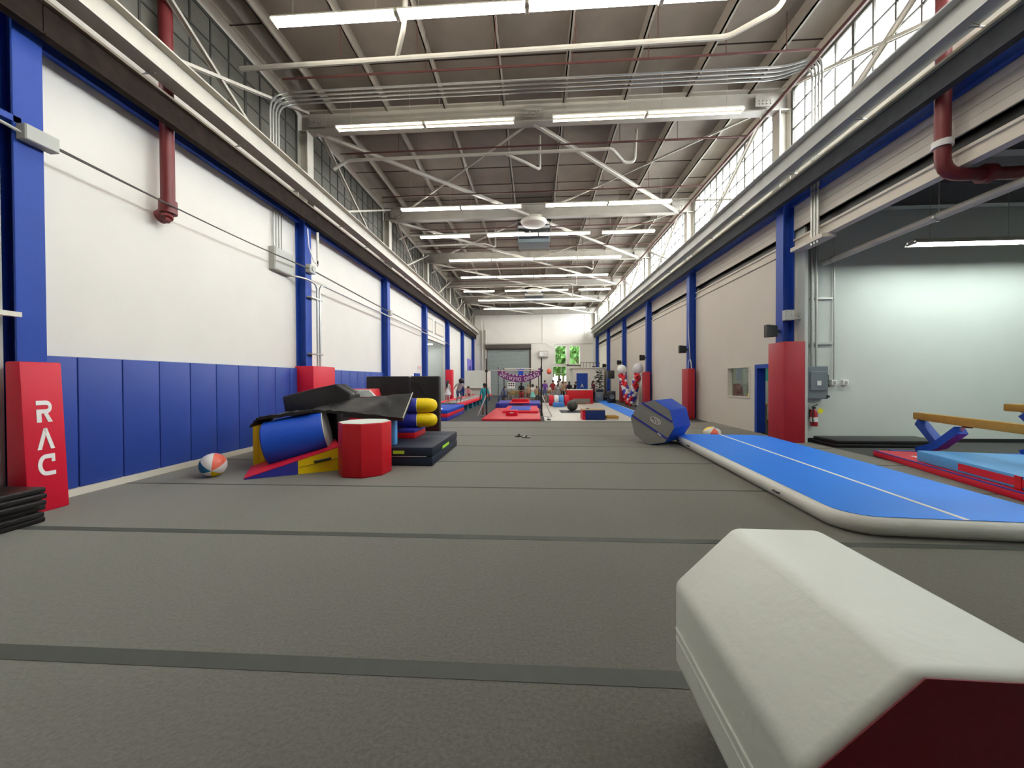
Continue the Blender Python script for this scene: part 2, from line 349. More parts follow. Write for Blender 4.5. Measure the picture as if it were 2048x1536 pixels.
# ------------------------------------------------------------------ columns, girders, clerestory
for sgn, side, XF in ((-1,'blue-padded',-6.6), (1,'daylight',6.67)):
    for k, y in enumerate(COL):
        if k == 0: continue
        xb = XF+sgn*.3
        m = MB(); m.box(min(XF,XF+sgn*.03),max(XF,XF+sgn*.03), y,y+.3, 0,6.7); m.box(min(xb,xb-sgn*.03),max(xb,xb-sgn*.03), y,y+.3, 0,6.7)
        m.box(min(XF,xb)+.03,max(XF,xb)-.03, y+.13,y+.17, 0,6.7)
        c = m.build('steel_column', M_blue, bevel=.004, seg=1, label=f'blue steel column on the {side} side, {ORD[k-1]} from the camera', cat='column', kind=S)
        x2 = XF-sgn*.09
        MB().prism([(XF,y+.02,6.4),(XF,y+.02,6.7),(x2,y+.02,6.7),(x2,y+.02,6.4)], (0,.26,0)).build('bracket', M_blue, c)
        m = MB().ibeam((XF+sgn*.05,y+.15,6.7), (XF+sgn*.05,y+.15,8.9), .3, .3, .03, .03, up=(1,0,0))
        m.build('upper_post', M_steelw, c)
    for k in range(len(COL)-1):
        y0, y1 = COL[k]+.15, COL[k+1]+.15
        xg = XF-sgn*.45
        g = MB().ibeam((xg,y0+.005,6.95), (xg,y1-.005,6.95), .3, .46, .03, .02).build('crane_girder', M_steelw if sgn < 0 else M_girdr, label=f'white crane runway girder on the {side} side, bay {ORD[k]}', cat='girder', kind=S)
        MB().box(xg-.03,xg+.03, y0,y1, 7.18,7.24).build('rail', M_beam, g)
        xd = XF-sgn*.2
        db = MB().box(min(xd,xd-sgn*.03),max(xd,xd-sgn*.03), y0+.005,y1-.005, 6.22,6.6).box(xd-.09,xd+.05, y0+.005,y1-.005, 6.20,6.23).build('conductor_beam', M_rust if sgn < 0 else mat('backlit_dark_steel', (.045,.05,.058), .7, var=.2, spec=.2), label=f'dark steel channel under the girder on the {side} side, bay {ORD[k]}', cat='beam', kind=S)  # daylight-side channel colour includes the backlit grey-blue
        MB().box(xd-.10,xd+.10, y0,y1, 6.6,6.64).build('top_flange', mat('tan_rusty_steel', (.30,.25,.18), .6, var=.25, nscale=6) if sgn < 0 else mat('cream_steel', (.60,.55,.40), .5, var=.15, nscale=4), db)
        for j in range(3):
            yy = y0+1.2+1.9*j
            MB().tube((xd-sgn*.02,yy,6.63), (xg,yy,6.73), .008, 5).tube((xd-sgn*.3,yy,6.66), (xd+sgn*.02,yy,6.66), .01, 5).build('hanger_rod', M_galv, db)
        xs = XF+sgn*.2
        MB().ibeam((xs,COL[k]+.31,6.38), (xs,COL[k+1]-.01,6.38), .11, .26, .02, .015).build('tie_beam', M_blue, label=f'blue steel tie beam against the {side} wall, bay {ORD[k]}', cat='beam', kind=S)
    # clerestory
    XW = XF+sgn*.22
    pane_me = None
    for k in range(len(COL)-1):
        y0, y1 = COL[k]+.32, COL[k+1]-.02
        nc, nr = 12, 4; dy = (y1-y0)/nc; dz = (9.35-7.25)/nr
        lab = (f'bright steel-framed clerestory window of clear panes, bay {ORD[k]}' if sgn > 0 else f'grey painted-over clerestory window, bay {ORD[k]}')
        wn = thing(f'window_{k+1 if sgn < 0 else k+8}', lab, 'window', (XW,(y0+y1)/2,7.25), kind=S)
        m = MB()
        for i in range(nc+1):
            t = .04 if i in (0,nc) else (.034 if i%4 == 0 else .018)
            m.box(XW-.02,XW+.02, y0+dy*i-t,y0+dy*i+t, 7.25,9.35)
        for j in range(nr+1):
            t = .04 if j in (0,nr) else .017
            m.box(XW-.018,XW+.018, y0,y1, 7.25+dz*j-t,7.25+dz*j+t)
        m.build('muntin_grid', M_muntin if sgn < 0 else M_muntinr, wn)
        if pane_me is None:
            p = MB().box(XW-.004,XW+.004, 0,dy-.006, 0,dz-.006).build('pane', M_oldpane if sgn < 0 else M_glass, wn); pane_me = p.data; bpy.data.objects.remove(p)
        for i in range(nc):
            for j in range(nr):
                o = bpy.data.objects.new('pane', pane_me); C.objects.link(o); o.parent = wn
                o.location = Vector((XW,y0+dy*(i+.5),7.253+dz*j))-WL[wn.name]
        # X bracing of the bay
        xb = XF-sgn*.16
        for (ya,za,yb,zb,q) in ((COL[k]+.35,9.3,COL[k]+4.2,7.26,'falling away from the camera'), (COL[k]+1.6,7.26,COL[k+1]-.1,9.3,'rising away from the camera')):
            MB().ibeam((xb+.02*(q[0]=='r'),ya,za), (xb+.02*(q[0]=='r'),yb,zb), .06, .10, .012, .012, up=(1,0,0)).build('wall_brace', M_steelw, label=f'white diagonal brace {q} on the {side} side, bay {ORD[k]}', cat='brace', kind=S)
# ------------------------------------------------------------------ doors, windows, office
dr = thing('door_2', 'blue door frame standing open beside the red padded column', 'door', (7.05,11.82,0), kind=S)
MB().box(6.92,7.18, 12.13,12.25, 0,2.12).build('jamb', M_blue, dr); MB().box(6.92,7.18, 11.38,11.5, 0,2.12).build('jamb', M_blue, dr); MB().box(6.92,7.18, 11.5,12.13, 2.0,2.12).build('head', M_blue, dr)
lf = MB().box(7.2,7.8, 11.42,11.46, .02,2.0).build('door_leaf', M_blue, dr)
MB().path([(7.7,11.46,.95),(7.7,11.52,.95),(7.62,11.52,.95)], .012, 6).build('handle', M_chrome, lf)
wn = thing('window_20', 'office viewing window with pale frame beside the blue doorway', 'window', (7.0,13.26,1.04), kind=S)
MB().box(6.93,7.12, 12.55,12.6, 1.04,2.09).box(6.93,7.12, 13.92,13.97, 1.04,2.09).box(6.93,7.12, 12.6,13.92, 1.04,1.08).box(6.93,7.12, 12.6,13.92, 2.05,2.09).build('window_frame', M_wallr, wn)
MB().box(7.08,7.09, 12.6,13.92, 1.08,2.05).build('pane', M_glassd, wn)
MB().box(7.15,10, 10.72,10.8, 0,2.8).box(9.9,10, 10.8,16, 0,2.8).box(7.15,10, 16,16.1, 0,2.8).box(7.15,10, 10.7,16.1, 2.8,2.9).build('wall_office', M_sage, label='pale walls of the small office behind the viewing window', cat='wall', kind=S)
MB().box(7.15,9.9, 10.8,16, -.06,.0).build('floor_office', M_darkg, label='dark floor of the small office', cat='floor', kind=S)
ch = thing('office_chair', 'white-backed office chair with black frame inside the blue doorway', 'chair', (8.0,12.9,0))
MB().box(7.8,8.2, 13.0,13.06, .55,1.15).build('backrest', M_paper, ch, bevel=.02); MB().box(7.78,8.22, 12.6,13.0, .45,.52).build('seat', M_dark, ch, bevel=.02)
MB().tube((8,12.82,.1),(8,12.82,.45),.03).build('stem', M_dark, ch)
for a in range(5):
    q = a*1.2566; MB().tube((8,12.82,.1),(8+.28*math.cos(q),12.82+.28*math.sin(q),.04),.02,6).build('leg', M_dark, ch)
ch = thing('office_chair', 'maroon high-backed chair seen through the office window', 'chair', (7.75,14.6,0))
MB().prism([(7.5,14.75,.6),(7.98,14.75,.6),(7.94,14.8,1.35),(7.85,14.82,1.5),(7.63,14.82,1.5),(7.54,14.8,1.35)], (0,.08,0)).build('backrest', mat('maroon_fabric', (.22,.05,.05), .8), ch, bevel=.02); MB().box(7.48,8.0, 14.3,14.76, .45,.55).build('seat', M_dark, ch, bevel=.02)
MB().tube((7.74,14.55,.08),(7.74,14.55,.45),.03).build('stem', M_dark, ch)
for a in range(5):
    q = a*1.2566; MB().tube((7.74,14.55,.1),(7.74+.28*math.cos(q),14.55+.28*math.sin(q),.04),.02,6).build('leg', M_dark, ch)
MB().box(8.6,9.6, 14.0,14.7, .68,.74).box(8.65,8.7, 14.05,14.1, 0,.68).box(9.5,9.55, 14.05,14.1, 0,.68).box(8.65,8.7, 14.6,14.65, 0,.68).box(9.5,9.55, 14.6,14.65, 0,.68).build('desk', M_wood, label='wooden desk inside the small office', cat='desk')
MB().lathe([(.05,0),(.06,.12),(.055,.12),(.045,.01)], (7.03,12.72,1.081), n=12).build('yellow_cup', M_yel2, label='small yellow cup on the office window ledge', cat='cup')
MB().box(9.1,9.75, 15.97,15.995, 1.6,2.1).build('teal_notice', M_sky, label='teal notice on the office wall seen above the doorway gap', cat='notice')
# far wall
rd = thing('door_3', 'tall grey slatted roller door in the far end wall', 'door', (-2.9,FAR-.1,0), kind=S)
m = MB()
for i in range(52): m.prism([(-5.15,FAR-.02,.1*i),(-5.15,FAR-.05,.1*i+.03),(-5.15,FAR-.05,.1*i+.07),(-5.15,FAR-.02,.1*i+.1)], (4.6,0,0))
m.build('curtain', M_shut, rd)['kind'] = 'stuff'
MB().box(-5.4,-.33, FAR-.55,FAR-.01, 5.1,5.6).build('hood', M_shutd, rd, bevel=.03)
for x in (-5.3,-.45): MB().box(x-.1,x+.1, FAR-.12,FAR-.01, 0,5.1).build('guide_rail', M_shutd, rd)
for i, (x0,x1,z0,z1,l) in enumerate(((2.25,3.55,3.37,5.45,'tall upper window of the end wall nearer the roller door'), (3.85,5.03,3.37,5.45,'tall upper window of the end wall nearer the white cubicle'), (2.0,3.55,.9,3.2,'lower window of the end wall, green trees outside'))):
    wn = thing(f'window_{21+i}', l, 'window', ((x0+x1)/2,FAR+.1,z0), kind=S)
    MB().box(x0,x0+.07, FAR-.02,FAR+.15, z0,z1).box(x1-.07,x1, FAR-.02,FAR+.15, z0,z1).box(x0+.07,x1-.07, FAR-.02,FAR+.15, z0,z0+.07).box(x0+.07,x1-.07, FAR-.02,FAR+.15, z1-.07,z1).build('window_frame', M_paper, wn)
    if i == 2: MB().box(2.95,3.0, FAR,FAR+.1, z0,z1).build('mullion', M_beam, wn); MB().box(x0,x1, FAR,FAR+.1, 2.35,2.4).build('transom', M_beam, wn)
    MB().box(x0+.07,x1-.07, FAR+.1,FAR+.105, z0+.07,z1-.07).build('pane', M_glasst, wn)
MB().box(-12,22, FAR+.3,95, -.4,-.1).build('lawn', M_grass, label='sunlit lawn outside the far windows', cat='lawn', kind=S)
def tree(x, y, h, r, lab, m):
    t = thing('tree', lab, 'tree', (x,y,-.1))
    MB().path([(x,y,-.1),(x+.1,y,h*.3),(x-.1,y,h*.7)], [.22,.17,.08], 8).build('trunk', M_bark, t)
    mb = MB()
    for i in range(420):
        a = random.uniform(0,6.283); e = random.uniform(-.9,1); q = r*random.uniform(.55,1)
        c = Vector((x+q*math.cos(a)*math.sqrt(max(0,1-e*e)), y+q*math.sin(a)*math.sqrt(max(0,1-e*e)), h*.62+e*h*.38))
        n = Vector((random.uniform(-1,1),random.uniform(-1,1),random.uniform(-.3,1))).normalized(); u = n.orthogonal()*random.uniform(.25,.45); w = n.cross(u)*.7
        mb.add([c-u,c-w+n*.08,c+u,c+w+n*.08], [(0,1,2,3)])
    mb.build('crown', m, t, kind='stuff')
M_gl1 = mat('sunny_leaf', (.26,.44,.08), .6, var=.35, nscale=.8); M_gl2 = mat('shady_leaf', (.10,.24,.05), .6, var=.35, nscale=.8)
for i, a in enumerate(((1.2,50,8,2.6),(3.4,53,9,2.8),(5.6,50,7.5,2.5),(7.6,52,8.5,2.6),(4.4,58,11,3.4),(9.8,51,8,2.8),(-1.2,52,8,2.6))):
    tree(*a, f'leafy green tree outside the far windows, {ORD[i]} of the group', M_gl1 if i%2 else M_gl2)
ac = thing('wall_heater', 'white boxy unit heater mounted high between roller door and windows', 'heater', (1.0,FAR-.2,4.15))
MB().box(.48,1.52, FAR-.4,FAR-.02, 4.15,4.86).build('casing', M_ltgrey, ac, bevel=.03); MB().box(.58,1.42, FAR-.43,FAR-.4, 4.3,4.75).build('front_panel', M_paper, ac)
for i in range(4): MB().box(.95,1.38, FAR-.445,FAR-.43, 4.36+.09*i,4.40+.09*i).build('louvre', M_galv, ac)
for i, (x,r) in enumerate(((-5.75,.09),(-5.35,.11))):
    MB().path([(x,FAR-.25,0),(x,FAR-.25,7.2)], r, 10).build('downpipe', M_steelw, smooth=True, label=['slim','thick'][i]+' white downpipe in the far corner by the roller door', cat='pipe')
MB().path([(-6.4,FAR-.3,5.6),(-5.5,FAR-.1,5.75),(1.2,FAR-.1,5.7),(2.0,FAR-.1,5.15),(2.4,FAR-.1,5.6),(6.4,FAR-.1,5.65)], .02, 6).build('surface_conduit', M_ltgrey, label='thin conduit running across the far end wall', cat='conduit')

# ------------------------------------------------------------------ lights
def fixture(x0, x1, y, z, lab, tm, hood=False):
    t = thing('strip_light', lab, 'light', ((x0+x1)/2,y,z), group='fluorescent strip lights under the roof' if z > 6 else 'fluorescent strip lights of the side rooms')
    MB().prism([(x0,y-.06,z+.09),(x0,y+.06,z+.09),(x0,y+.085,z+.035),(x0,y+.03,z+.0),(x0,y-.03,z+.0),(x0,y-.085,z+.035)], (x1-x0,0,0)).build('housing', M_fixt, t)
    for q in (-.075,.075): MB().tube((x0+.03,y+q,z+.0), (x1-.03,y+q,z+.0), .028 if hood else .021, 8).build('tube', tm, t)
    if hood: MB().prism([(x0,y-.06,z+.09),(x0,y+.06,z+.09),(x0,y+.15,z-.025),(x0,y+.14,z-.025),(x0,y+.055,z+.08),(x0,y-.055,z+.08),(x0,y-.14,z-.025),(x0,y-.15,z-.025)], (x1-x0,0,0)).build('reflector', M_fixt, t)
    for x in (x0,x1-.03): MB().box(x,x+.03, y-.11,y+.11, z-.03,z+.02).build('end_cap', M_fixt, t)
    for x in (x0+.4,x1-.4): MB().tube((x,y,z+.1),(x,y,9.78 if z > 6 else (6.1 if x0 > 7 else z+.5) if z > 3 else z+.2), .006, 5).build('hanger', M_galv, t)
def row(spans, y, tm, nm, z=8.6):
    k = 0
    for a, n in spans:
        for i in range(n):
            fixture(a+2.46*i, a+2.46*i+2.44, y, z, f'fluorescent strip light in the {nm} row, {ORD[k]} from the blue-padded side', tm[k%len(tm)]); k += 1
row([(-5.02,4)], 7.05, [M_tube], 'nearest')
row([(-5.4,2),(.5,2)], 10.1, [M_tubed], 'second')
row([(-5.38,2),(.46,2)], 15.05, [M_tubef,M_tubec,M_tubef,M_tubef], 'third')
row([(-5.5,1),(-2.23,2),(3.2,1)], 18.0, [M_tubec,M_tubec,M_tubec,M_tubef], 'fourth')
row([(-4.9,4)], 21.6, [M_tubef], 'fifth')
row([(-4.93,4)], 25.2, [M_tubef], 'sixth')
row([(-5.5,1),(-2.26,2),(3.4,1)], 29.2, [M_tubef], 'seventh')
row([(-4.85,4)], 32.5, [M_tubef], 'eighth')
row([(-4.9,4)], 36.5, [M_tubef], 'ninth')
row([(-4.9,4)], 3.9, [M_tube], 'overhead')
for i, x in enumerate((8.47,10.95)): fixture(x, x+2.44, 9.0, 4.7, 'fluorescent strip light under the side aisle roof, '+('nearer the blue column' if i == 0 else 'partly out of view'), M_tubea, True)
for i, y in enumerate((4.5,0)):
    for j, x in enumerate((8.5,10.98)): fixture(x, x+2.44, y, 4.7, f'fluorescent strip light of the side aisle out of view, row {ORD[i]}, {ORD[j]}', M_tubea, True)
for i, y in enumerate((24.6,27.4)): fixture(-9.9, -7.46, y, 4.35, f'fluorescent strip light in the annex, {"nearer" if i == 0 else "farther"} one through the open bay', M_tubec)
fixture(8.0, 9.2, 13.6, 2.6, 'short fluorescent strip light on the office ceiling', M_tubef)
# ceiling air units
for i, (y,z) in enumerate(((17.2,8.72),(30.6,8.75))):
    t = thing('ceiling_air_unit', f'dark square ceiling air unit with round white outlet, {"nearer" if i == 0 else "farther"} one', 'air unit', (0,y,z))
    MB().box(-.75,.75, y+.25,y+1.9, z+.1,z+.7).build('box', M_dark, t, bevel=.02)
    MB().box(-.8,.8, y+1.95,y+3.0, z-.05,z+.35).build('rear_duct', M_greybox, t)
    MB().lathe([(.30,0),(.52,.04),(.60,.16),(.52,.3),(.34,.34),(.30,.3)], (0,y-.1,z-.05), n=28).build('outlet_ring', M_fixt, t, smooth=True)
    MB().lathe([(.29,0),(.29,.02)], (0,y-.1,z+.05), n=24).build('outlet_grille', M_dark, t)
    MB().box(-.15,.15, y,y+.3, z+.25,z+.55).build('neck', M_dark, t)

# ------------------------------------------------------------------ overhead pipes
def pipe(name, pts, r, m, lab, cat='pipe', n=8):
    return MB().path(pts, r, n).build(name, m, smooth=True, label=lab, cat=cat)
def hang(o, xs, y, z, zt=9.78):
    for x in xs: MB().tube((x,y,z),(x,y,zt), .008, 5).build('hanger', M_rpipe2, o)
def chain(P, r): 
    out = [Vector(P[0])]
    for i in range(1,len(P)-1): out += bend(P[i-1],P[i],P[i+1],r)
    return out+[Vector(P[-1])]
o = pipe('white_drain_pipe', chain([(-6.5,8.06,8.62),(4.0,8.06,8.72),(4.7,7.5,8.72),(4.7,7.1,9.1),(4.7,7.1,9.7)],.15), .055, M_steelw, 'white pipe under the roof with bent end, behind the nearest lamps'); hang(o, (-4.2,-2.5,-.8,.9,2.6), 8.06, 8.7)
pipe('white_drain_branch', chain([(-2.95,8.06,8.7),(-2.6,7.5,8.78),(-2.5,7.3,9.0),(-2.5,7.3,9.7)],.15), .05, M_steelw, 'short white branch pipe rising to the roof, nearest bay')
o = pipe('sprinkler_pipe', [(-6.0,8.73,8.9),(6.3,8.73,8.93)], .025, M_rpipe2, 'thin maroon sprinkler pipe across the nearest roof bay'); hang(o, (-4.2,-2.5,-.8,.9,2.6,4.3,5.6), 8.73, 8.9)
for j in range(4):
    y = 9.15+.13*j; z = 8.92; q = .09*j; y2 = 8.82+.10*j
    pipe('conduit_run', chain([(-6.38,y2,7.25),(-6.38,y2,8.5),(-6.3,y,z),(-5.9,y,z),(5.9,y,z),(6.42,y2,z-.02),(6.42,y2,7.25)],.28), .024, M_galv, f'grey conduit crossing under the roof to both walls, {ORD[j]} of four', 'conduit')
o = pipe('white_drain_pipe', chain([(-6.4,11.76,8.45),(-5.95,11.76,8.72),(2.4,11.76,8.76),(2.9,12.2,8.55),(3.2,12.2,8.6),(3.25,12.2,9.6)],.12), .05, M_steelw, 'white pipe under the roof behind the second lamp row')
pipe('white_drain_branch', chain([(-.9,11.76,8.74),(-.3,12.0,8.6),(.2,12.3,8.5),(.2,12.3,9.6)],.1), .045, M_steelw, 'short white branch pipe behind the second lamp row')
for i, y in enumerate((11.58,14.4,17.7,20.3,23.8,27.0,30.0)):
    o = pipe('sprinkler_pipe', [(-5.9,y,8.82),(6.3,y,8.86)], .025, M_rpipe2, f'thin maroon sprinkler pipe across the hall, {ORD[i+1]} from the camera'); hang(o, (-4.2,-2.5,-.8,.9,2.6,4.3), y, 8.82)
for i, y in enumerate((17.9,19.3,23.6,27.6,31.2)):
    pipe('white_drain_pipe', chain([(-6.5,y,8.5),(-6.2,y,8.66),((-.5,-2.5,3.2,2.6,2.8)[i],y,8.7),((-.2,-2.0,3.7,3.1,3.2)[i],y+.3,8.6),((-.2,-2.0,3.7,3.1,3.2)[i],y+.3,9.5)],.12), .042, M_steelw, f'white pipe under the roof in the deeper hall, {ORD[i]} beyond the nearest bays')
pipe('sprinkler_main', [(6.32,NEAR+.5,8.86),(6.32,40.5,8.86)], .045, M_rpipe2, 'dark sprinkler main running along the top of the daylight windows')
# red rain pipes
t = thing('red_rain_pipe', 'dark red cast rain pipe dropping past the girder on the white wall', 'pipe', (-6.64,6.48,4.6))
MB().path([(-6.64,6.48,4.72),(-6.64,6.48,9.7)], .105, 14).build('pipe', M_redpipe, t, smooth=True)
MB().path([(-6.64,6.48,4.95),(-6.64,6.48,4.72)], .135, 14).build('collar', M_redpipe, t, smooth=True)
MB().path(bend((-6.64,6.48,5.0),(-6.64,6.48,4.70),(-6.9,6.48,4.64),.16), .12, 14).build('elbow', M_redpipe, t, smooth=True)
MB().lathe([(.09,0),(.09,.05),(.05,.07),(.05,.12)], (-6.62,6.44,4.66), (.3,-.3,-1), 10).build('cleanout_plug', M_redpipe, t)
t = thing('red_rain_pipe', 'dark red rain pipe with elbow turning into the side aisle', 'pipe', (6.69,6.6,4.9))
MB().path(chain([(6.69,6.6,9.7),(6.69,6.6,5.0),(12,6.6,5.0)],.3), .1, 14).build('pipe', M_redpipe, t, smooth=True)
MB().path([(7.3,6.6,5.0),(7.42,6.6,5.0)], .15, 14).build('collar', M_redpipe, t, smooth=True)
MB().path([(6.69,6.6,5.45),(6.69,6.6,5.55)], .13, 14).build('pipe_clamp', M_paper, t, smooth=True)
t = thing('aisle_pipe', 'long pale pipe hung under the side aisle roof', 'pipe', (7.65,5,4.73))
MB().path([(7.65,10.45,4.73),(7.65,NEAR+.3,4.78)], .075, 12).build('pipe', M_steelw, t, smooth=True)
for y in (10.1,7.6,5.2): MB().path([(7.65,y,4.73),(7.65,y+.05,4.73)], .088, 12).build('coupling', M_galv, t); MB().tube((7.65,y,4.8),(7.65,y,6.1),.008,5).build('hanger', M_galv, t)
# ------------------------------------------------------------------ wall electrics, blue-padded side
t = thing('junction_box', 'long pale junction box on the first blue column', 'junction box', (-6.55,4.62,4.78))
MB().box(-6.6,-6.46, 4.44,4.79, 4.78,4.98).build('body', M_ltgrey, t, bevel=.008, seg=1); MB().box(-6.463,-6.452, 4.45,4.78, 4.79,4.97).build('cover', M_ltgrey, t)
MB().box(-6.75,-6.6, 3.9,4.5, 4.99,5.07).build('cable_bracket', M_blue, label='blue flat bracket beside the pale junction box', cat='bracket')
pipe('power_cable', [(-6.53,4.46,4.86),(-6.6,4.1,4.93),(-6.8,3.4,5.0)], .02, M_ltgrey, 'grey cable entering the pale junction box from behind', 'cable')
for j in range(2):
    pts = [(-6.5,4.78+(10.5-4.78)*i/12, 4.87-.02*j+.06*i/12-(.07-.02*j)*math.sin(math.pi*i/12)) for i in range(13)]
    pts += [(-6.5,10.75+(16.6-10.75)*i/8, 4.93-.16*i/8-.02*j) for i in range(9)]+[(-6.5,16.9+5.7*i/4, 4.77-.1*i/4-.02*j) for i in range(5)]
    pipe('wall_cable', pts, .012, mat('dark_grey_cable', (.10,.095,.085), .5, var=.1), f'{["upper","lower"][j]} of two thin cables strung along the white wall', 'cable', 6)
t = thing('pull_box', 'grey pull box on white wall with four conduits entering from above', 'electrical box', (-6.82,9.81,4.58))
MB().box(-6.9,-6.74, 9.43,10.19, 4.6,5.2).build('body', M_ltgrey, t, bevel=.008, seg=1); MB().box(-6.74,-6.725, 9.45,10.17, 4.62,5.18).build('cover', M_ltgrey, t, bevel=.004, seg=1)
for j in range(4): MB().tube((-6.84,9.55+.11*j,5.2),(-6.84,9.55+.11*j,6.6),.022).build('conduit', M_galv, t)
t = thing('junction_box', 'small pale junction box on the second blue column', 'junction box', (-6.5,10.65,4.83))
MB().box(-6.6,-6.45, 10.52,10.8, 4.82,5.06).build('body', M_ltgrey, t, bevel=.008, seg=1); MB().lathe([(.07,0),(.07,.03)], (-6.45,10.66,4.94), (1,0,0), 14).build('knockout', M_ltgrey, t)
t = thing('junction_box', 'small grey junction box on the third blue column', 'junction box', (-6.5,16.75,4.65))
MB().box(-6.6,-6.47, 16.65,16.9, 4.65,4.86).build('body', M_ltgrey, t, bevel=.008, seg=1)
pipe('wall_conduit', chain([(-6.8,10.1,4.62),(-6.5,10.4,4.6),(-6.48,10.9,4.55),(-6.48,10.9,2.05)],.2), .028, M_galv, 'conduit bending down beside the second blue column, pull box side', 'conduit')
pipe('wall_conduit', chain([(-6.48,11.04,2.05),(-6.48,11.04,4.6),(-6.48,28.6,4.42)],.25), .028, M_galv, 'long conduit rising beside second blue column then running down the hall', 'conduit')
for j, z in enumerate((4.1,2.45)): MB().box(-6.6,-6.44, 10.56,11.15, z,z+.04).build('strut_bar', M_galv, label=f'{["upper","lower"][j]} galvanised strut bar holding conduits by the second column', cat='bracket')
pipe('white_cable', [(-6.57,10.6,6.1),(-6.55,10.62,5.6),(-6.5,10.78,5.2),(-6.4,10.86,5.1)], .016, M_paper, 'white looping cable on the second blue column', 'cable')
t = thing('standoff_rod', 'white standoff rod hanging at the second blue column', 'rod', (-6.45,10.9,5.2)); MB().tube((-6.45,10.9,5.25),(-6.45,10.9,6.1),.035).build('rod', M_fixt, t); MB().tube((-6.45,10.9,5.1),(-6.45,10.9,5.25),.02).build('tip', M_rust, t)
MB().box(-6.62,-6.52, 3.75,4.42, 2.5,2.56).build('white_bar', M_fixt, label='short white bar projecting beside the first blue column', cat='bar')
ex = thing('exit_sign', 'small red lettered exit sign high on the white wall', 'sign', (-6.86,22.1,2.35)); MB().box(-6.9,-6.83, 21.85,22.35, 2.34,2.56).build('body', M_paper, ex)
cu = bpy.data.curves.new('exit_text','FONT'); cu.body = 'EXIT'; cu.size = .2; cu.align_x = 'CENTER'
def text_mesh(cu):
    o = bpy.data.objects.new('tmp', cu); C.objects.link(o); bpy.context.view_layer.update()
    me = bpy.data.meshes.new_from_object(o.evaluated_get(bpy.context.evaluated_depsgraph_get())); bpy.data.objects.remove(o); return me
def text_part(s, size, name, m, parent, M, mirror=False, ext=.004):
    cu = bpy.data.curves.new(name,'FONT'); cu.body = s; cu.size = size; cu.align_x = 'CENTER'; cu.extrude = ext
    me = text_mesh(cu); me.materials.clear(); me.materials.append(m)
    if mirror: M = M@Matrix.Scale(-1,4,(1,0,0))
    me.transform(M); o = MB_from(me); return o.build(name, m, parent)
def MB_from(me):
    b = MB(); b.add([v.co.copy() for v in me.vertices], [tuple(p.vertices) for p in me.polygons]); return b
text_part('EXIT', .2, 'lettering', M_coral, ex, Matrix(((0,0,1,-6.825),(1,0,0,22.1),(0,1,0,2.38),(0,0,0,1))))
dr = thing('door_4', 'blue service door in white wall beyond the black mats', 'door', (-6.87,21.7,0), kind=S)
MB().box(-6.9,-6.85, 21.2,22.2, 0,2.1).build('door_leaf', M_blue, dr); MB().tube((-6.84,21.3,1.0),(-6.78,21.3,1.0),.02).build('handle', M_chrome, dr)
for i, (a,b) in enumerate(((23.3,25.2),(25.8,28.2))):
    t = thing('upper_panel', f'recessed white panel above the far open bay, {["nearer","farther"][i]} one', 'panel', (-6.88,(a+b)/2,4.9)); MB().box(-6.9,-6.86, a,b, 4.9,5.8).build('frame', M_beam, t); MB().box(-6.862,-6.855, a+.08,b-.08, 4.98,5.72).build('infill', M_wallr, t)
t = thing('painted_purple_light', 'painted lavender and purple light on the far end of the white wall', 'panel', (-6.86,40,2.4)); MB().box(-6.9,-6.85, 38.3,41.3, 1.2,3.9).build('lavender_light_sheet', M_lav, t); MB().box(-6.85,-6.84, 39.2,40.4, 1.2,3.2).build('purple_light_sheet', M_indigo, t)  # flat coloured sheets imitate purple light falling on the wall

# ------------------------------------------------------------------ aisle wall electrics
t = thing('disconnect_switch', 'grey safety switch box on the aisle cross wall', 'electrical box', (7.4,10.4,1.14))
MB().box(7.13,7.68, 10.3,10.5, 1.14,2.0).build('body', M_greybox, t, bevel=.012, seg=1)
MB().box(7.22,7.63, 10.27,10.3, 1.36,1.86).build('cover', M_greybox, t, bevel=.012, seg=1); MB().box(7.38,7.48, 10.262,10.27, 1.5,1.62).build('white_label', M_paper, t)
MB().box(7.68,7.72, 10.33,10.42, 1.55,1.78).build('lever', M_dark, t, bevel=.01, seg=1); MB().tube((7.70,10.38,1.56),(7.76,10.36,1.45),.015).build('lever_tip', M_dark, t); MB().box(7.64,7.68, 10.25,10.3, 1.18,1.24).build('hasp', M_dark, t)
t = thing('fire_extinguisher', 'red fire extinguisher with yellow tag under the grey switch box', 'fire extinguisher', (7.38,10.4,.42))
MB().lathe([(.075,0),(.085,.02),(.085,.34),(.06,.41),(.03,.44),(.03,.47)], (7.38,10.38,.42), n=18).build('cylinder', M_extr, t, smooth=True)
MB().lathe([(.0865,.12),(.0865,.24)], (7.38,10.38,.42), n=18).build('white_label', M_paper, t); MB().box(7.35,7.41, 10.35,10.41, .88,.93).build('valve', M_dark, t)
MB().path([(7.32,10.37,.93),(7.38,10.37,.95),(7.46,10.35,1.0)], .012, 6).build('lever', M_dark, t)
MB().path([(7.40,10.35,.9),(7.30,10.3,.85),(7.29,10.3,.62),(7.31,10.3,.5)], .014, 6).build('hose', M_dark, t)
MB().ob((7.48,10.29,.83), (.06,.004,.06), Matrix.Rotation(.35,3,'Y')).build('yellow_tag', M_yel2, t)
MB().box(7.34,7.42, 10.46,10.5, .6,.85).build('wall_bracket', M_dark, t)
for i, x in enumerate((7.93,8.22)):
    t = thing('outlet_box', ['white surface outlet box under the thin vertical conduit','white surface outlet box away from the conduit'][i], 'outlet', (x,10.45,1.5)); MB().box(x-.07,x+.07, 10.42,10.5, 1.5,1.64).build('box', M_paper, t, bevel=.006, seg=1); MB().box(x-.03,x+.03, 10.41,10.42, 1.53,1.61).build('receptacle', M_ltgrey, t)
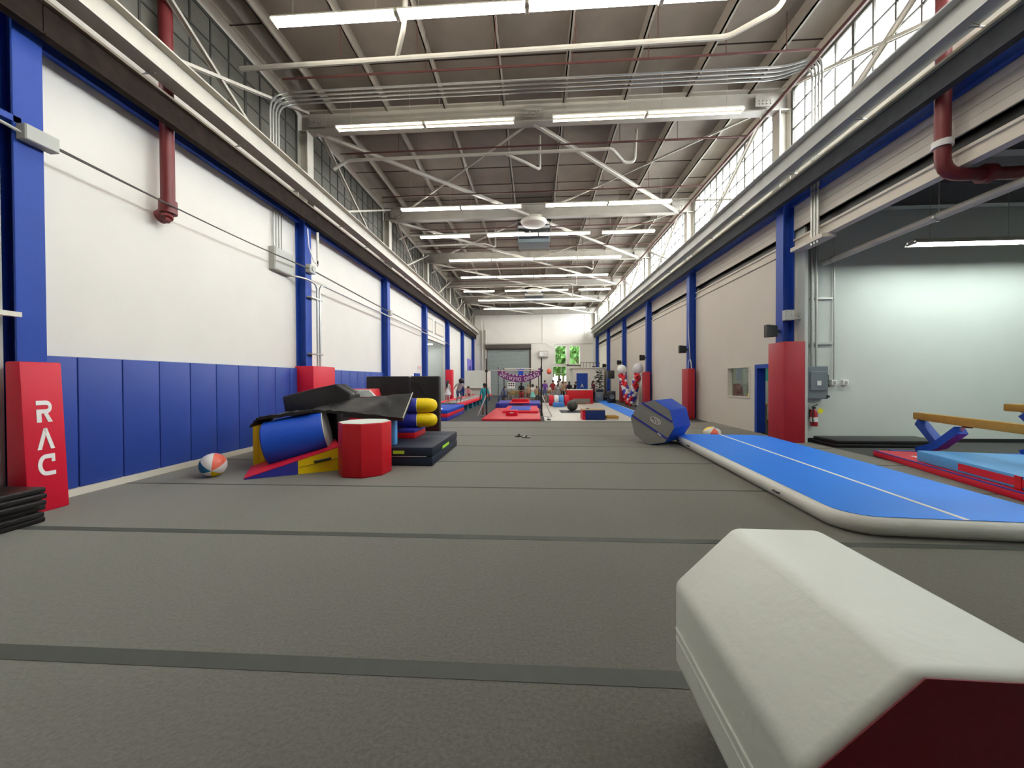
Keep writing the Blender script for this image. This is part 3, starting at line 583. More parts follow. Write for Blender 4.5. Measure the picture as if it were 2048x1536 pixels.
pipe('wall_conduit', [(7.93,10.45,1.64),(7.93,10.45,5.0)], .018, M_galv, 'thin conduit dropping to the outlet on the aisle wall', 'conduit')
for i, (x,r) in enumerate(((7.22,.03),(7.35,.035),(7.46,.03))):
    pipe('wall_conduit', [(x,10.42,2.0),(x,10.42,5.6)], r, M_galv, f'conduit above the grey switch box, {ORD[i]} from the blue column', 'conduit')
for i, z in enumerate((2.58,3.78)): MB().box(7.15,7.9, 10.44,10.5, z,z+.05).build('strut_bar', M_galv, label=f'{["lower","upper"][i]} galvanised strut bar on the aisle wall', cat='bracket')
t = thing('junction_box', 'grey junction box on the blue column beside the aisle', 'junction box', (6.77,10.45,3.23)); MB().box(6.65,6.88, 10.36,10.52, 3.23,3.5).build('body', M_ltgrey, t, bevel=.008, seg=1); MB().lathe([(.02,0),(.02,.02)], (6.8,10.36,3.37), (0,-1,0), 8).build('knob', M_galv, t)
pipe('wall_conduit', chain([(6.88,10.42,3.28),(7.18,10.4,3.28),(7.18,10.4,2.0)],.15), .026, M_galv, 'curved conduit leaving the junction box beside the aisle', 'conduit')
for j in range(3): pipe('wall_conduit', [(6.83,9.5+.1*j,4.95),(6.83,9.5+.1*j,7.1)], .03, M_galv, f'vertical conduit over the aisle opening, {ORD[j]} of three', 'conduit')
MB().box(6.78,7.1, 9.3,10.4, 5.02,5.12).build('ledge_angle', M_wallr, label='white angle ledge at the end of the block header', cat='ledge', kind=S)
for k in range(2,8):
    y = COL[k]
    t = thing('wall_speaker', f'black box speaker on the daylight-side column, {ORD[k-2]} from the side aisle', 'speaker', (6.42,y+.1,2.8), group='speakers on the columns')
    MB().prism([(6.26,y-.02,2.8),(6.58,y+.06,2.82),(6.58,y+.06,3.12),(6.26,y-.02,3.14)], (0,.16,0)).build('cabinet', M_dark, t, bevel=.008, seg=1)
    MB().box(6.58,6.7, y+.1,y+.16, 2.93,3.0).build('bracket', M_dark, t)
t = thing('hose_loop', 'white oval cable loop hanging on the second daylight-side column', 'cable', (6.69,16.5,1.5))
MB().path([(6.68,16.58+.16*math.cos(q*.3142),2.1+.42*math.sin(q*.3142)) for q in range(20)], .02, 6, closed=True).build('loop', M_fixt, t, smooth=True); MB().path([(6.68,16.55,2.5),(6.66,16.62,3.3),(6.68,16.75,4.4)], .012, 6).build('drop', M_fixt, t)

# ------------------------------------------------------------------ wall pads and column pads
pads = [(4.72,5.19)]+[(5.19+.61*i,5.19+.61*(i+1)) for i in range(8)]+[(10.07,10.5)]
for i, (a,b) in enumerate(pads):
    if i == len(pads)-1: break
    MB().box(-6.9,-6.77, a+.004,b-.004, .1,2.04).build('wall_pad', M_padblue, bevel=.022, seg=2, label=f'blue vinyl wall pad, {ORD[i]} beyond the lettered red pad', cat='wall pad', group='blue wall pads in the first bay')
MB().box(-6.9,-6.77, 10.074,10.37, .1,2.04).build('wall_pad', M_padblue, bevel=.022, label='narrow blue wall pad tucked against the second red column pad', cat='wall pad', group='blue wall pads in the first bay')
for i in range(8):
    a = 11.62+.61*i
    MB().box(-6.9,-6.77, a+.004,a+.606, .1,2.04).build('wall_pad', M_padblue, bevel=.022, label=f'blue vinyl wall pad, {ORD[i]} beyond the second red column pad', cat='wall pad', group='blue wall pads in the second bay')
# lettered pad
t = thing('column_pad', 'red foam column pad with white vertical letters R A C', 'column pad', (-6.45,4.5,0))
MB().prism([(-6.58,4.29,0),(-6.58,4.29,1.93),(-6.38,4.29,1.93),(-6.29,4.29,0)], (0,.42,0)).build('foam', M_red, t, bevel=.02)
ax = lambda z: -6.38+.09*(1.93-z)/1.93+.001
def letter(name, polys, y0, y1, z0, z1):
    m = MB()
    for poly in polys:
        P = [(ax(z0+(z1-z0)*v), y0+(y1-y0)*u, z0+(z1-z0)*v) for u, v in poly]; m.prism(P, (.004,0,0))
    m.build(name, M_paper, t)
arc = lambda cx,cy,rx,ry,a0,a1,n: [(cx+rx*math.cos(R(a0+(a1-a0)*i/n)), cy+ry*math.sin(R(a0+(a1-a0)*i/n))) for i in range(n+1)]
def stripq(o, i): return [[o[k],o[k+1],i[k+1],i[k]] for k in range(len(o)-1)]
letter('letter_r', [[(0,.80),(.62,.80),(.62,1),(0,1)]]+stripq(arc(.62,.70,.36,.30,90,-90,8), arc(.62,.70,.14,.10,90,-90,8))+[[(.30,.40),(.62,.40),(.62,.60),(.30,.60)],[(0,.60),(.30,.60),(.30,0),(0,0)],[(.42,.44),(.68,.44),(1,0),(.70,0)]], 4.42,4.58,1.15,1.43)
letter('letter_a', [[(0,0),(.24,0),(.56,.80),(.50,1),(.40,1)],[(.40,1),(.60,1),(1,0),(.76,0),(.46,.78)]], 4.41,4.585,.80,1.075)
letter('letter_c', [[(.5,.80),(1,.80),(1,1),(.5,1)],[(.80,.62),(1,.62),(1,.82),(.80,.82)],[(.5,0),(1,0),(1,.19),(.5,.19)]]+stripq(arc(.5,.5,.5,.5,90,270,12), arc(.5,.5,.26,.31,90,270,12)), 4.405,4.58,.46,.735)
def cpad(x0,x1,y0,y1,z1,lab,m=M_red):
    return MB().box(x0,x1,y0,y1,0,z1).build('column_pad', m, bevel=.02, label=lab, cat='column pad', group='red column pads')
cpad(-6.85,-6.3, 10.38,11.55, 2.1, 'broad red pad around the second column behind the black mats')
cpad(-6.85,-6.35, 28.7,29.3, 2.5, 'tall red pad on the far column by the tumble track')
M_padr = V('red_pad_vinyl_tall', (.42,.022,.035), nscale=2)
cpad(6.5,7.04, 10.2,10.87, 2.65, 'tall red pad on the column beside the side aisle', M_padr)
cpad(6.48,6.78, 16.3,16.95, 2.13, 'red pad on the column behind the blue grey octagon', M_padr)
cpad(6.48,6.8, 22.5,23.05, 2.13, 'red pad on the column at the near side of the balloons', M_padr)
cpad(6.48,6.85, 28.6,29.2, 2.05, 'red pad on the column at the far side of the balloons', M_padr)

# ------------------------------------------------------------------ black mat stack
for i in range(6):
    x1 = -5.84+[0,.03,-.02,.035,.0,-.03][i]; y1 = 4.14+[.0,-.03,.02,-.01,.02,.03][i]
    MB().box(x1-1.2,x1, 2.4,y1-.0, .002+.069*i,.002+.069*i+.066).build('folded_mat', M_black, bevel=.018, label=f'black folded mat beside the lettered pad, {["bottom","second","third","fourth","fifth","top"][i]} of its stack', cat='mat', group='black mats stacked by the lettered pad')

# ------------------------------------------------------------------ foreground octagon
def octa(c, ax_, Rf, L, rot):   # returns two rings of 8 points; ax_ unit axis, Rf across-flats radius
    c = Vector(c); a = Vector(ax_).normalized(); up = Vector((0,0,1)) if abs(a.z) < .9 else Vector((0,1,0)); s_ = a.cross(up).normalized(); up = s_.cross(a)
    rc = Rf/math.cos(math.pi/8); ring = [(s_*math.cos(rot+math.pi/8+i*math.pi/4)+up*math.sin(rot+math.pi/8+i*math.pi/4))*rc for i in range(8)]
    return [c-a*L/2+p for p in ring], [c+a*L/2+p for p in ring], a
def octagon(name, lab, c, axis, Rf, L, rot, m_side, m_end, bevel=.02, cat='foam octagon'):
    A, B, a = octa(c, axis, Rf, L, rot)
    zmin = min(p.z for p in A+B); t = thing(name, lab, cat, (c[0],c[1],zmin))
    MB().prism(A, B[0]-A[0]).build('foam_body', m_side, t, bevel=bevel, seg=3)
    for P, s_ in ((A,-1),(B,1)):
        ce = sum(P, Vector())/8; P2 = [ce+(p-ce)*(.975 if s_ < 0 or bevel < .03 else .93)+a*s_*.0005 for p in P]
        MB().prism(P2, a*s_*.004).build('end_face', m_end, t)
    return t, A, B, a
T = octagon('foam_octagon', 'large white foam octagon with wine red ends in the foreground', (1.155,1.435,.4735), (.02,1,0), .4735, .93, 0, M_whitev, M_wine, .035)
sxx = lambda y: .6815+.02*(y-1.435)
MB().prism([(sxx(1.0)-.003,1.0,.44),(sxx(1.87)-.003,1.87,.44),(sxx(1.87)-.003,1.87,.45),(sxx(1.0)-.003,1.0,.45)], (.01,0,0)).build('zip_flap', M_whitev, T[0]); MB().path([(sxx(1.0),1.0,.455),(sxx(1.87),1.87,.455)], .006, 6).build('seam', M_whitev, T[0])
MB().path([(sxx(1.0),1.0,.41),(sxx(1.87),1.87,.41)], .004, 6).build('seam', M_whitev, T[0])

# ------------------------------------------------------------------ air track
t = thing('air_track', 'long inflated blue air track with white sides and centre line', 'air track', (4.68,7.2,0))
ta = R(4.2); Mt = rz(-ta); tc = Vector((4.69,7.2,0))
def rrect(hw, hl, r, z, n=6):
    P = []
    for (sx,sy,a0) in ((1,1,0),(-1,1,90),(-1,-1,180),(1,-1,270)):
        for i in range(n+1):
            q = R(a0+90*i/n); P.append(tc+Mt@Vector((sx*(hw-r)+r*math.cos(q), sy*(hl-r)+r*math.sin(q), z)))
    return P
prof = [(-.09,.0),(-.035,.02),(-.008,.06),(0,.1),(-.008,.14),(-.035,.18),(-.09,.2)]
rings = [rrect(1.2+o, 3.15+o, .42+o, z) for o, z in prof]; m = MB(); n = len(rings[0])
m.add([p for r in rings for p in r], [(i*n+j, i*n+(j+1)%n, (i+1)*n+(j+1)%n, (i+1)*n+j) for i in range(len(rings)-1) for j in range(n)]+[tuple(range(n))[::-1], tuple(range((len(rings)-1)*n,len(rings)*n))])
m.build('side_wall', M_trackw, t, smooth=True, ang=60)
MB().prism(rrect(1.115,3.07,.34,.2), (0,0,.004)).build('top_sheet', M_track, t)
MB().ob(tc+Mt@Vector((.0,0,.205)), (.025,3.07,.0025), Mt).build('centre_line', M_paper, t)
for yy in (-1.9,1.75,3.0-.45):
    q = tc+Mt@Vector((-1.205,yy,.11)); m = MB(); m.path([q+Mt@Vector((0,-.07,.0)),q+Mt@Vector((-.03,-.05,.005)),q+Mt@Vector((-.03,.05,.005)),q+Mt@Vector((0,.07,.0))], .012, 6); m.build('strap_handle', M_dark, t)
# beach balls
def beach_ball(c, r, Mr, lab):
    t = thing('beach_ball', lab, 'ball', (c[0],c[1],c[2]-r)); cols = [M_balw, M_coral, M_balw, M_teal2, M_balw, M_yellow]
    for g in range(6):
        m = MB(); P = []; nn = 4; mm = 12
        for i in range(mm+1):
            th = math.pi*i/mm
            for j in range(nn+1):
                ph = math.pi/3*(g+j/nn); P.append(Vector(c)+Mr@Vector((math.sin(th)*math.cos(ph),math.sin(th)*math.sin(ph),math.cos(th)))*r)
        m.add(P, [(i*(nn+1)+j,(i+1)*(nn+1)+j,(i+1)*(nn+1)+j+1,i*(nn+1)+j+1) for i in range(mm) for j in range(nn)])
        m.build('gore', cols[g], t, smooth=True, ang=80)
M_teal2 = V('beach_ball_blue', (.01,.16,.36))
beach_ball((-5.63,6.25,.205), .205, Matrix.Rotation(2.5,3,'Y')@Matrix.Rotation(-.35,3,'Y')@Matrix.Rotation(.9,3,'X')@Matrix.Rotation(7.69,3,'Z'), 'white red and blue beach ball by the blue wall pads')
beach_ball((4.98,10.85,.17), .23, Matrix.Diagonal((1,1,.74))@Matrix.Rotation(.5,3,'X')@Matrix.Rotation(3.0,3,'Z'), 'white and yellow beach ball behind the air track')

# ------------------------------------------------------------------ blue grey octagon
dx = Vector((math.sin(R(42)),math.cos(R(42)),.0)); cc = Vector((2.98,9.75,.57))+dx*.52
T = octagon('foam_octagon', 'blue foam octagon with grey ends leaning by the air track', cc, dx, .545, 1.04, R(14), M_royal, M_grey, .02)
t, A, B, a = T; ce = sum(A, Vector())/8; sx = Vector((a.y,-a.x,0)); up = Vector((0,0,1)); off = -a*.012
def strap(p0, p1, w):
    p0, p1 = Vector(p0), Vector(p1); e = (p1-p0).normalized(); n = a.cross(e)*w
    MB().prism([p0-n,p1-n,p1+n,p0+n], -a*.003).build('strap', M_indigo, t)
F2 = lambda u,v: ce+off+sx*u+up*v
strap(F2(-.54,.16), F2(.42,-.38), .025); strap(F2(-.26,.50), F2(.53,.06), .025)
m = MB(); m.path([F2(.10+.13*math.cos(q*.3927),.06-.05*math.cos(q*.3927)+.075*math.sin(q*.3927)) for q in range(16)], .008, 5, closed=True)
m.path([F2(.0,.10),F2(.05,.03),F2(.08,.11),F2(.12,.0),F2(.15,.08),F2(.2,-.02)], .008, 5); m.build('oval_logo', M_paper, t)
MB().path([F2(.16,-.24),F2(.25,-.31)], .012, 6).build('white_buckle', M_paper, t)
# sandals
for i, (x,y,q) in enumerate(((-.46,11.05,.6),(-.24,10.83,-.2))):
    t = thing('sandal', ['dark sandal on the carpet, farther one of the pair','dark sandal on the carpet, nearer one of the pair'][i], 'sandal', (x,y,0)); Mq = rz(q)
    MB().prism([Vector((x,y,.002))+Mq@Vector((.13*math.cos(v*.524)*(1),.048*math.sin(v*.524)*(1.15 if math.cos(v*.524) > 0 else .85),0)) for v in range(12)], (0,0,.022)).build('sole', M_dark, t)
    MB().path([Vector((x,y,0))+Mq@Vector(p) for p in ((-.02,-.045,.02),(.01,-.03,.06),(.02,0,.07),(.01,.03,.06),(-.02,.045,.02))], .014, 6).build('strap', M_rust, t)
# ------------------------------------------------------------------ pile of mats by the wall
T = octagon('foam_octagon', 'red foam octagon standing upright with white top', (-3.08,6.66,.465), (0,0,1), .425, .93, R(6), M_redd, M_whitev, .018)
# wedge
p0 = Vector((-4.91,6.05,.003)); e = Vector((1.27,.73,0)).normalized(); nrm = Vector((-.57,.89,0)).normalized(); Lw, Ww, Hw = 1.48, 1.02, .42
t = thing('wedge_mat', 'red topped incline wedge with blue and yellow side and black handle', 'wedge mat', p0+e*Lw/2+nrm*Ww/2)
def wseg(u0, u1, name, m, a=.004, b=None):
    b = Ww-.004 if b is None else b; h = lambda u: .015+Hw*u/Lw
    q = lambda u, v, z: p0+e*u+nrm*v+Vector((0,0,z))
    MB().prism([q(u0,a,0),q(u1,a,0),q(u1,a,h(u1)),q(u0,a,h(u0))], nrm*(b-a)).build(name, m, t)
wseg(0, .80, 'blue_side', M_indigo); wseg(.80, Lw, 'yellow_side', M_yellow)
h0 = Vector((0,0,.016)); h1 = Vector((0,0,.016+Hw))
MB().prism([p0+h0, p0+e*Lw+h1, p0+e*Lw+h1+Vector((0,0,.012)), p0+h0+Vector((0,0,.012))], nrm*Ww).build('top_sheet', M_red, t)
hp = p0+e*1.06-nrm*.004+Vector((0,0,.20)); hd = (e+Vector((0,0,.16))).normalized()
MB().path([hp, hp+hd*.05-nrm*.02, hp+hd*.22-nrm*.02, hp+hd*.27], .022, 6).build('handle', M_dark, t)
MB().tube(p0+e*.82-nrm*.002+Vector((0,0,.12)), p0+e*1.47-nrm*.002+Vector((0,0,.235)), .004, 5).build('seam', M_dark, t)
# folded panel mat on end
t = thing('folded_panel_mat', 'yellow edged folded mat standing on end behind the wedge', 'mat', (-5.4,7.4,0))
for i in range(2): MB().box(-5.53+.125*i,-5.41+.125*i, 7.05,7.95, 0,.82).build('fold', M_yellow, t, bevel=.012)
# blue barrel
bd = Vector((.90,.36,.20)).normalized(); bc = Vector((-4.62,7.08,.565)); t = thing('foam_barrel', 'royal blue foam barrel tilted on the wedge under black mat', 'foam barrel', bc-Vector((0,0,.42)))
MB().lathe([(.40,-.53),(.43,-.50),(.43,.50),(.42,.52)], bc, bd, 28).build('cover', M_royal, t, smooth=True)
MB().lathe([(.415,.515),(.43,.525),(.42,.54),(.405,.53)], bc, bd, 28).build('piping', M_ltgrey, t, smooth=True); MB().lathe([(.41,.52),(.41,.532)], bc, bd, 28).build('end_face', M_grey, t)
# thick black mat behind
t = thing('folding_mat', 'thick black folded mat propped against the wall side of pile', 'mat', (-5.0,8.3,.9))
for i in range(2):
    o = Vector((.02,.20,.0))*i
    MB().prism([Vector(p)+o for p in ((-5.72,8.2,1.32),(-5.1,8.28,1.48),(-4.56,8.38,1.60),(-4.22,8.42,1.38),(-4.2,8.36,1.05),(-5.60,8.12,.90))], (.02,.19,0)).build('fold', M_black, t, bevel=.03)
MB().box(-5.5,-4.4, 8.3,8.5, 0,.92).build('lower_fold', M_black, t, bevel=.03)
# draped black mat
t = thing('folding_mat', 'black folding mat draped over the whole pile', 'mat', (-4.0,7.6,.9))
def slab(P, th, m, name, bevel=.015, sub=1):
    P = [Vector(p) for p in P]; n = (P[1]-P[0]).cross(P[3]-P[0]).normalized()
    if n.z < 0: n = -n
    mb = MB(); N = 10; G = []
    for k in (0,1):
        for i in range(N+1):
            for j in range(N+1):
                u, v = i/N, j/N; p = (P[0]*(1-u)+P[1]*u)*(1-v)+(P[3]*(1-u)+P[2]*u)*v
                w = .022*math.sin(7*u+3*v+p.x*3)*math.sin(math.pi*u)*math.sin(math.pi*v)+.012*math.sin(19*u-9*v)*math.sin(math.pi*u)
                G.append(p+n*(w-(0 if k else th)))
    q = (N+1)**2; F = []
    for i in range(N):
        for j in range(N):
            a = i*(N+1)+j; F += [(a,a+1,a+N+2,a+N+1), (q+a,q+a+N+1,q+a+N+2,q+a+1)]
    for i in range(N):
        a = i*(N+1); F.append((a,a+N+1,q+a+N+1,q+a)); a = i*(N+1)+N; F.append((a+N+1,a,q+a,q+a+N+1)); F.append((i+1,i,q+i,q+i+1)); a = N*(N+1)+i; F.append((a,a+1,q+a+1,q+a))
    mb.add(G, F); return mb.build(name, m, t, smooth=True, ang=50)
slab([(-4.20,8.33,1.27),(-2.82,8.55,1.38),(-2.60,7.3,.93),(-3.80,7.25,1.07)], .06, M_black, 'panel')
slab([(-4.85,8.1,1.08),(-4.16,8.33,1.26),(-3.78,7.22,1.07),(-4.30,7.0,1.12)], .06, M_black, 'panel')
slab([(-5.42,7.75,.98),(-4.82,8.05,1.06),(-4.26,6.95,1.12),(-5.17,6.75,1.0)], .06, M_black, 'panel')
slab([(-5.66,7.7,.86),(-5.44,7.75,.96),(-5.19,6.74,.99),(-5.33,6.72,.83)], .04, M_black, 'end_flap')
MB().prism([(-3.78,7.22,1.06),(-2.6,7.26,.93),(-2.6,7.26,.87),(-3.78,7.22,.95)], (0,.05,0)).build('front_hem', M_black, t)
MB().path([(-2.82,8.56,1.39),(-2.72,7.95,1.16),(-2.60,7.28,.93)], .012, 6).build('white_edge', M_ltgrey, t)
# dark stuff filling the middle of the pile
t = thing('foam_block', 'red foam block inside the pile under the draped mat', 'foam block', (-3.7,8.0,0)); MB().box(-4.1,-3.45, 7.7,8.6, 0,.75).build('foam', M_redd, t, bevel=.02); MB().box(-4.08,-3.47, 7.69,7.70, .05,.15).build('seam', M_dark, t)
MB().box(-4.5,-4.2, 7.75,8.3, 0,1.0).build('foam_block', M_black, bevel=.02, label='black foam block deep inside the pile', cat='foam block')
# navy crash mat
t = thing('crash_mat', 'navy crash mat with neon green tags at the front of pile', 'crash mat', (-2.7,8.3,0))
MB().box(-3.42,-1.98, 7.18,9.5, .002,.185).build('lower_layer', M_navy, t, bevel=.03); MB().box(-3.42,-1.98, 7.18,9.5, .19,.37).build('upper_layer', M_navy, t, bevel=.03)
MB().box(-3.35,-2.1, 7.174,7.18, .186,.194).build('white_piping', M_paper, t); MB().box(-2.76,-2.54, 7.165,7.18, .24,.30).build('neon_tag', M_neon, t); MB().box(-1.985,-1.97, 7.95,8.55, .20,.26).build('neon_tag', M_neon, t); MB().box(-3.35,-2.0, 8.9,9.0, .371,.374).build('fold_seam', M_black, t)
MB().box(-2.93,-2.79, 7.36,7.52, .372,.86).build('foam_slab', M_lblue, bevel=.03, label='light blue foam panel standing on edge on the navy mat', cat='foam panel')
t = thing('foam_block', 'red and indigo foam block under the yellow rollers', 'foam block', (-2.88,8.6,.372)); MB().box(-3.08,-2.68, 8.25,9.1, .372,.50).build('lower_layer', M_redd, t, bevel=.012); MB().box(-3.08,-2.68, 8.25,9.1, .50,.57).build('upper_layer', M_indigo, t, bevel=.012)
for i in range(2):
    z = .742+.345*i; c = Vector((-2.95,8.66,z)); d = Vector((1,.12,0)).normalized()
    t = thing('foam_roller', ['lower','upper'][i]+' foam roller with blue body and rounded yellow end', 'foam roller', c-Vector((0,0,.17)), group='yellow ended foam rollers')
    MB().lathe([(.15,-.5),(.17,-.47),(.17,.20),(.168,.205)], c, d, 22).build('blue_body', M_indigo, t, smooth=True)
    MB().lathe([(.169,.205),(.171,.22),(.168,.45),(.15,.56),(.11,.63),(.05,.66),(0,.665)], c, d, 22).build('yellow_end', M_yellow, t, smooth=True); MB().lathe([(.172,.20),(.172,.212)], c, d, 22).build('white_band', M_paper, t)
# tall black panels
for i, (a,b) in enumerate(((-5.0,-3.70),(-3.66,-2.80))):
    t = thing('tall_mat', ['wide','narrow'][i]+' black tall mat standing behind the pile', 'mat', ((a+b)/2,11,.105)); MB().box(a,b, 10.9,11.15, .105,1.8).build('foam', M_black, t, bevel=.035, seg=3)
    MB().path([(a+.05,10.895,1.75),(b-.05,10.895,1.76)], .008, 5).build('seam', M_dark, t)
    if i: MB().path([(-3.6,10.89,1.7),(-3.35,10.88,1.45),(-3.2,10.89,1.25)], .012, 5).build('crease', M_black, t); MB().path([(-3.62,10.89,1.68),(-3.2,10.88,1.55)], .01, 5).build('crease', M_black, t)
MB().box(-4.9,-2.6, 10.0,11.4, .002,.10).build('floor_mat', M_red, bevel=.02, label='thin red floor mat under the tall black mats', cat='mat')
t = thing('trapezoid_block', 'red trapezoid block with pale end behind the draped mat', 'foam block', (-4.75,9.9,.0))
MB().prism([(-5.45,9.6,0),(-3.95,9.6,0),(-4.32,9.6,1.45),(-5.2,9.6,1.45)], (0,.65,0)).build('foam', M_redd, t, bevel=.02)
MB().prism([(-4.78,9.55,1.25),(-4.12,9.55,1.25),(-4.30,9.55,1.42),(-4.62,9.55,1.42)], (0,.06,0)).build('pale_end', M_whitev, t); MB().box(-5.2,-4.3, 9.59,9.6, 1.41,1.44).build('white_seam', M_paper, t)

# ------------------------------------------------------------------ side aisle equipment
for i in range(2): MB().box(7.32+.05*i,9.9, 9.55+.03*i,10.4, .0+.085*i,.08+.085*i).build('floor_mat', M_black, bevel=.02, label=['lower','upper'][i]+' of two long black mats against the aisle wall', cat='mat', group='black mats by the aisle wall')
be = Vector((-.24,-.97,0)).normalized(); bs = Vector((be.y,-be.x,0))*-1   # beam direction towards the camera, side to the right
Mb = Matrix((bs, be, Vector((0,0,1)))).transposed()
t = thing('landing_mat', 'red landing mat with blue piping under the balance beam', 'mat', (7.9,6.4,0)); q0 = Vector((7.34,8.6,0))
MB().ob(q0+be*1.9+bs*1.3+Vector((0,0,.06)), (1.3,1.9,.06), Mb).build('foam', M_red, t, bevel=.02)
MB().ob(q0+be*1.9+bs*.01+Vector((0,0,.118)), (.012,1.88,.008), Mb).build('blue_piping', M_indigo, t)
for j in range(3): MB().ob(q0+be*(.75+.42*j)+bs*(.35+.03*j)+Vector((0,0,.121)), (.035,.17,.001), Mb).build('white_print', M_paper, t)
t = thing('crash_mat', 'light blue crash mat with red handle strip beside the beam', 'mat', (8.0,5.6,.122)); q1 = q0+be*1.12+bs*.10+Vector((0,0,.122))
MB().ob(q1+be*1.3+bs*.85+Vector((0,0,.10)), (.85,1.3,.10), Mb).build('foam', M_lblue, t, bevel=.025)
MB().ob(q1+be*1.75-bs*.002+Vector((0,0,.10)), (.006,.8,.055), Mb).build('red_strip', M_red, t); MB().ob(q1+be*1.95-bs*.008+Vector((0,0,.10)), (.008,.05,.09), Mb).build('strap', M_redd, t)
def beam(P, d, L, z, lab, legs):
    P = Vector(P); s_ = Vector((d.y,-d.x,0))*-1; M_ = Matrix((s_, d, Vector((0,0,1)))).transposed()
    t = thing('balance_beam', lab, 'balance beam', (P.x+d.x*L/2,P.y+d.y*L/2,0))
    MB().ob(P+d*L/2+Vector((0,0,z-.08)), (.055,L/2,.08), M_).build('beam_body', M_suede, t, bevel=.02); MB().ob(P+Vector((0,0,z-.08))-d*.004, (.05,.006,.07), M_).build('end_cap', M_suede, t)
    for u in legs:
        b = P+d*u; k = Vector((0,0,1))
        foot = b-d*.02+k*.10; kn = b+d*.53+k*.30; a1 = b+d*.0+k*(z-.20); a2 = b+d*1.05+k*(z-.25)
        for (p,q,r) in ((foot,kn,.10),(kn+k*.05-d*.04,a1,.105),(kn,a2,.11)): MB().path([p,q], r, 4).build('padded_leg', M_royal if r != .105 else M_blue, t)
        MB().path([a2, b+d*1.12+k*(z-.16)], .03, 8).build('bracket', M_chrome, t); MB().path([a1, b-d*.05+k*(z-.15)], .03, 8).build('bracket', M_chrome, t); MB().tube(b+d*1.1+k*(z-.18)-s_*.02, b+d*1.32+k*(z-.17)-s_*.02, .012, 6).build('lock_lever', M_dark, t)
        MB().ob(foot-k*.05, (.5,.06,.04), M_).build('foot_bar', M_blue, t)
beam((8.37,8.75,0), be, 4.4, .93, 'tan suede balance beam on blue padded legs in the aisle', (.12,2.6))
be2 = Vector((.05,-1,0)).normalized()
beam((10.15,8.7,0), be2, 4.4, 1.12, 'farther tan balance beam at the edge of view', (.3,3.0))

# ------------------------------------------------------------------ far equipment
F0 = FZ
t = thing('layered_mat', 'big blue and red layered foam mat at the near end of the tumble track', 'mat', (-4.3,17.4,F0))
for i, m in enumerate((M_indigo, M_red, M_royal)): MB().box(-5.0,-3.62, 15.45,19.2, F0+.155*i+.002,F0+.155*i+.153).build('layer', m, t, bevel=.02)
MB().lathe([(.09,0),(.09,.03),(.04,.06)], (-4.0,15.8,F0+.466), n=12).build('paper_cup', M_paper, label='small white cup lying on the blue layered mat', cat='cup')
t = thing('tumble_track', 'long tumble track with red edge pads on teal legs', 'tumble track', (-4.6,26,F0))
MB().box(-5.1,-4.05, 19.3,33, .36,.42).build('bed', M_grey, t); MB().box(-4.05,-3.72, 19.3,33, .32,.46).build('edge_pad', M_red, t, bevel=.02); MB().box(-5.45,-5.1, 19.3,33, .32,.46).build('edge_pad', M_red, t, bevel=.02); MB().box(-5.0,-4.1, 19.25,20.2, .425,.44).build('end_mat', M_navy, t); MB().box(-4.42,-4.38, 20.3,33, .421,.425).build('white_line', M_paper, t)
for i in range(9): MB().box(-3.98,-3.8, 19.5+1.6*i,19.9+1.6*i, F0,.32).build('leg', M_teal, t); MB().box(-5.4,-5.22, 19.5+1.6*i,19.9+1.6*i, F0,.32).build('leg', M_teal, t)
t = thing('partition', 'low white cubicle wall at the far end of the tumble track', 'partition', (-5.1,30.5,F0)); MB().box(-6.3,-4.25, 33.6,33.75, F0,2.55).build('front_panel', M_sage, t); MB().box(-4.25,-3.95, 33.4,33.8, F0,2.55).build('end_post', M_white, t); MB().box(-6.3,-3.95, 33.3,33.6, .95,1.0).build('counter', M_beam, t)
# red landing area
MB().box(-2.2,.26, 15.5,21.6, F0,.07).build('landing_mat', V('coral_red_vinyl',(.62,.035,.05)), bevel=.02, label='large flat red landing mat between the bar uprights', cat='mat')
MB().box(-1.55,.18, 18.2,22, .072,.17).build('landing_mat', M_red, bevel=.02, label='smaller red landing mat lying on the large red mat', cat='mat')
MB().box(-1.25,-.2, 18.6,21.3, .172,.20).build('panel_mat', M_royal, bevel=.01, label='flat blue panel mat on the red landing mats', cat='mat')
t = thing('crash_mat', 'far red and blue crash mat with dark strap behind the bars', 'mat', (-.95,23.6,F0)); MB().box(-2.3,.35, 22.2,25.5, F0,.30).build('foam', M_indigo, t, bevel=.03); MB().box(-1.5,-.3, 22.15,25.4, .30,.33).build('red_top', M_red, t); MB().box(-1.25,-.75, 22.14,22.16, .15,.24).build('strap', M_dark, t); MB().box(-1.4,-.35, 23.2,23.6, .33,.5).build('red_pad', M_redd, t, bevel=.02)
t = thing('foam_block', 'small red foam block with white print on the red mat', 'foam block', (-1.0,17,.072)); MB().box(-1.28,-.76, 16.75,17.3, .072,.31).build('foam', M_red, t, bevel=.02); MB().box(-1.1,-.94, 16.742,16.75, .19,.23).build('white_print', M_paper, t)
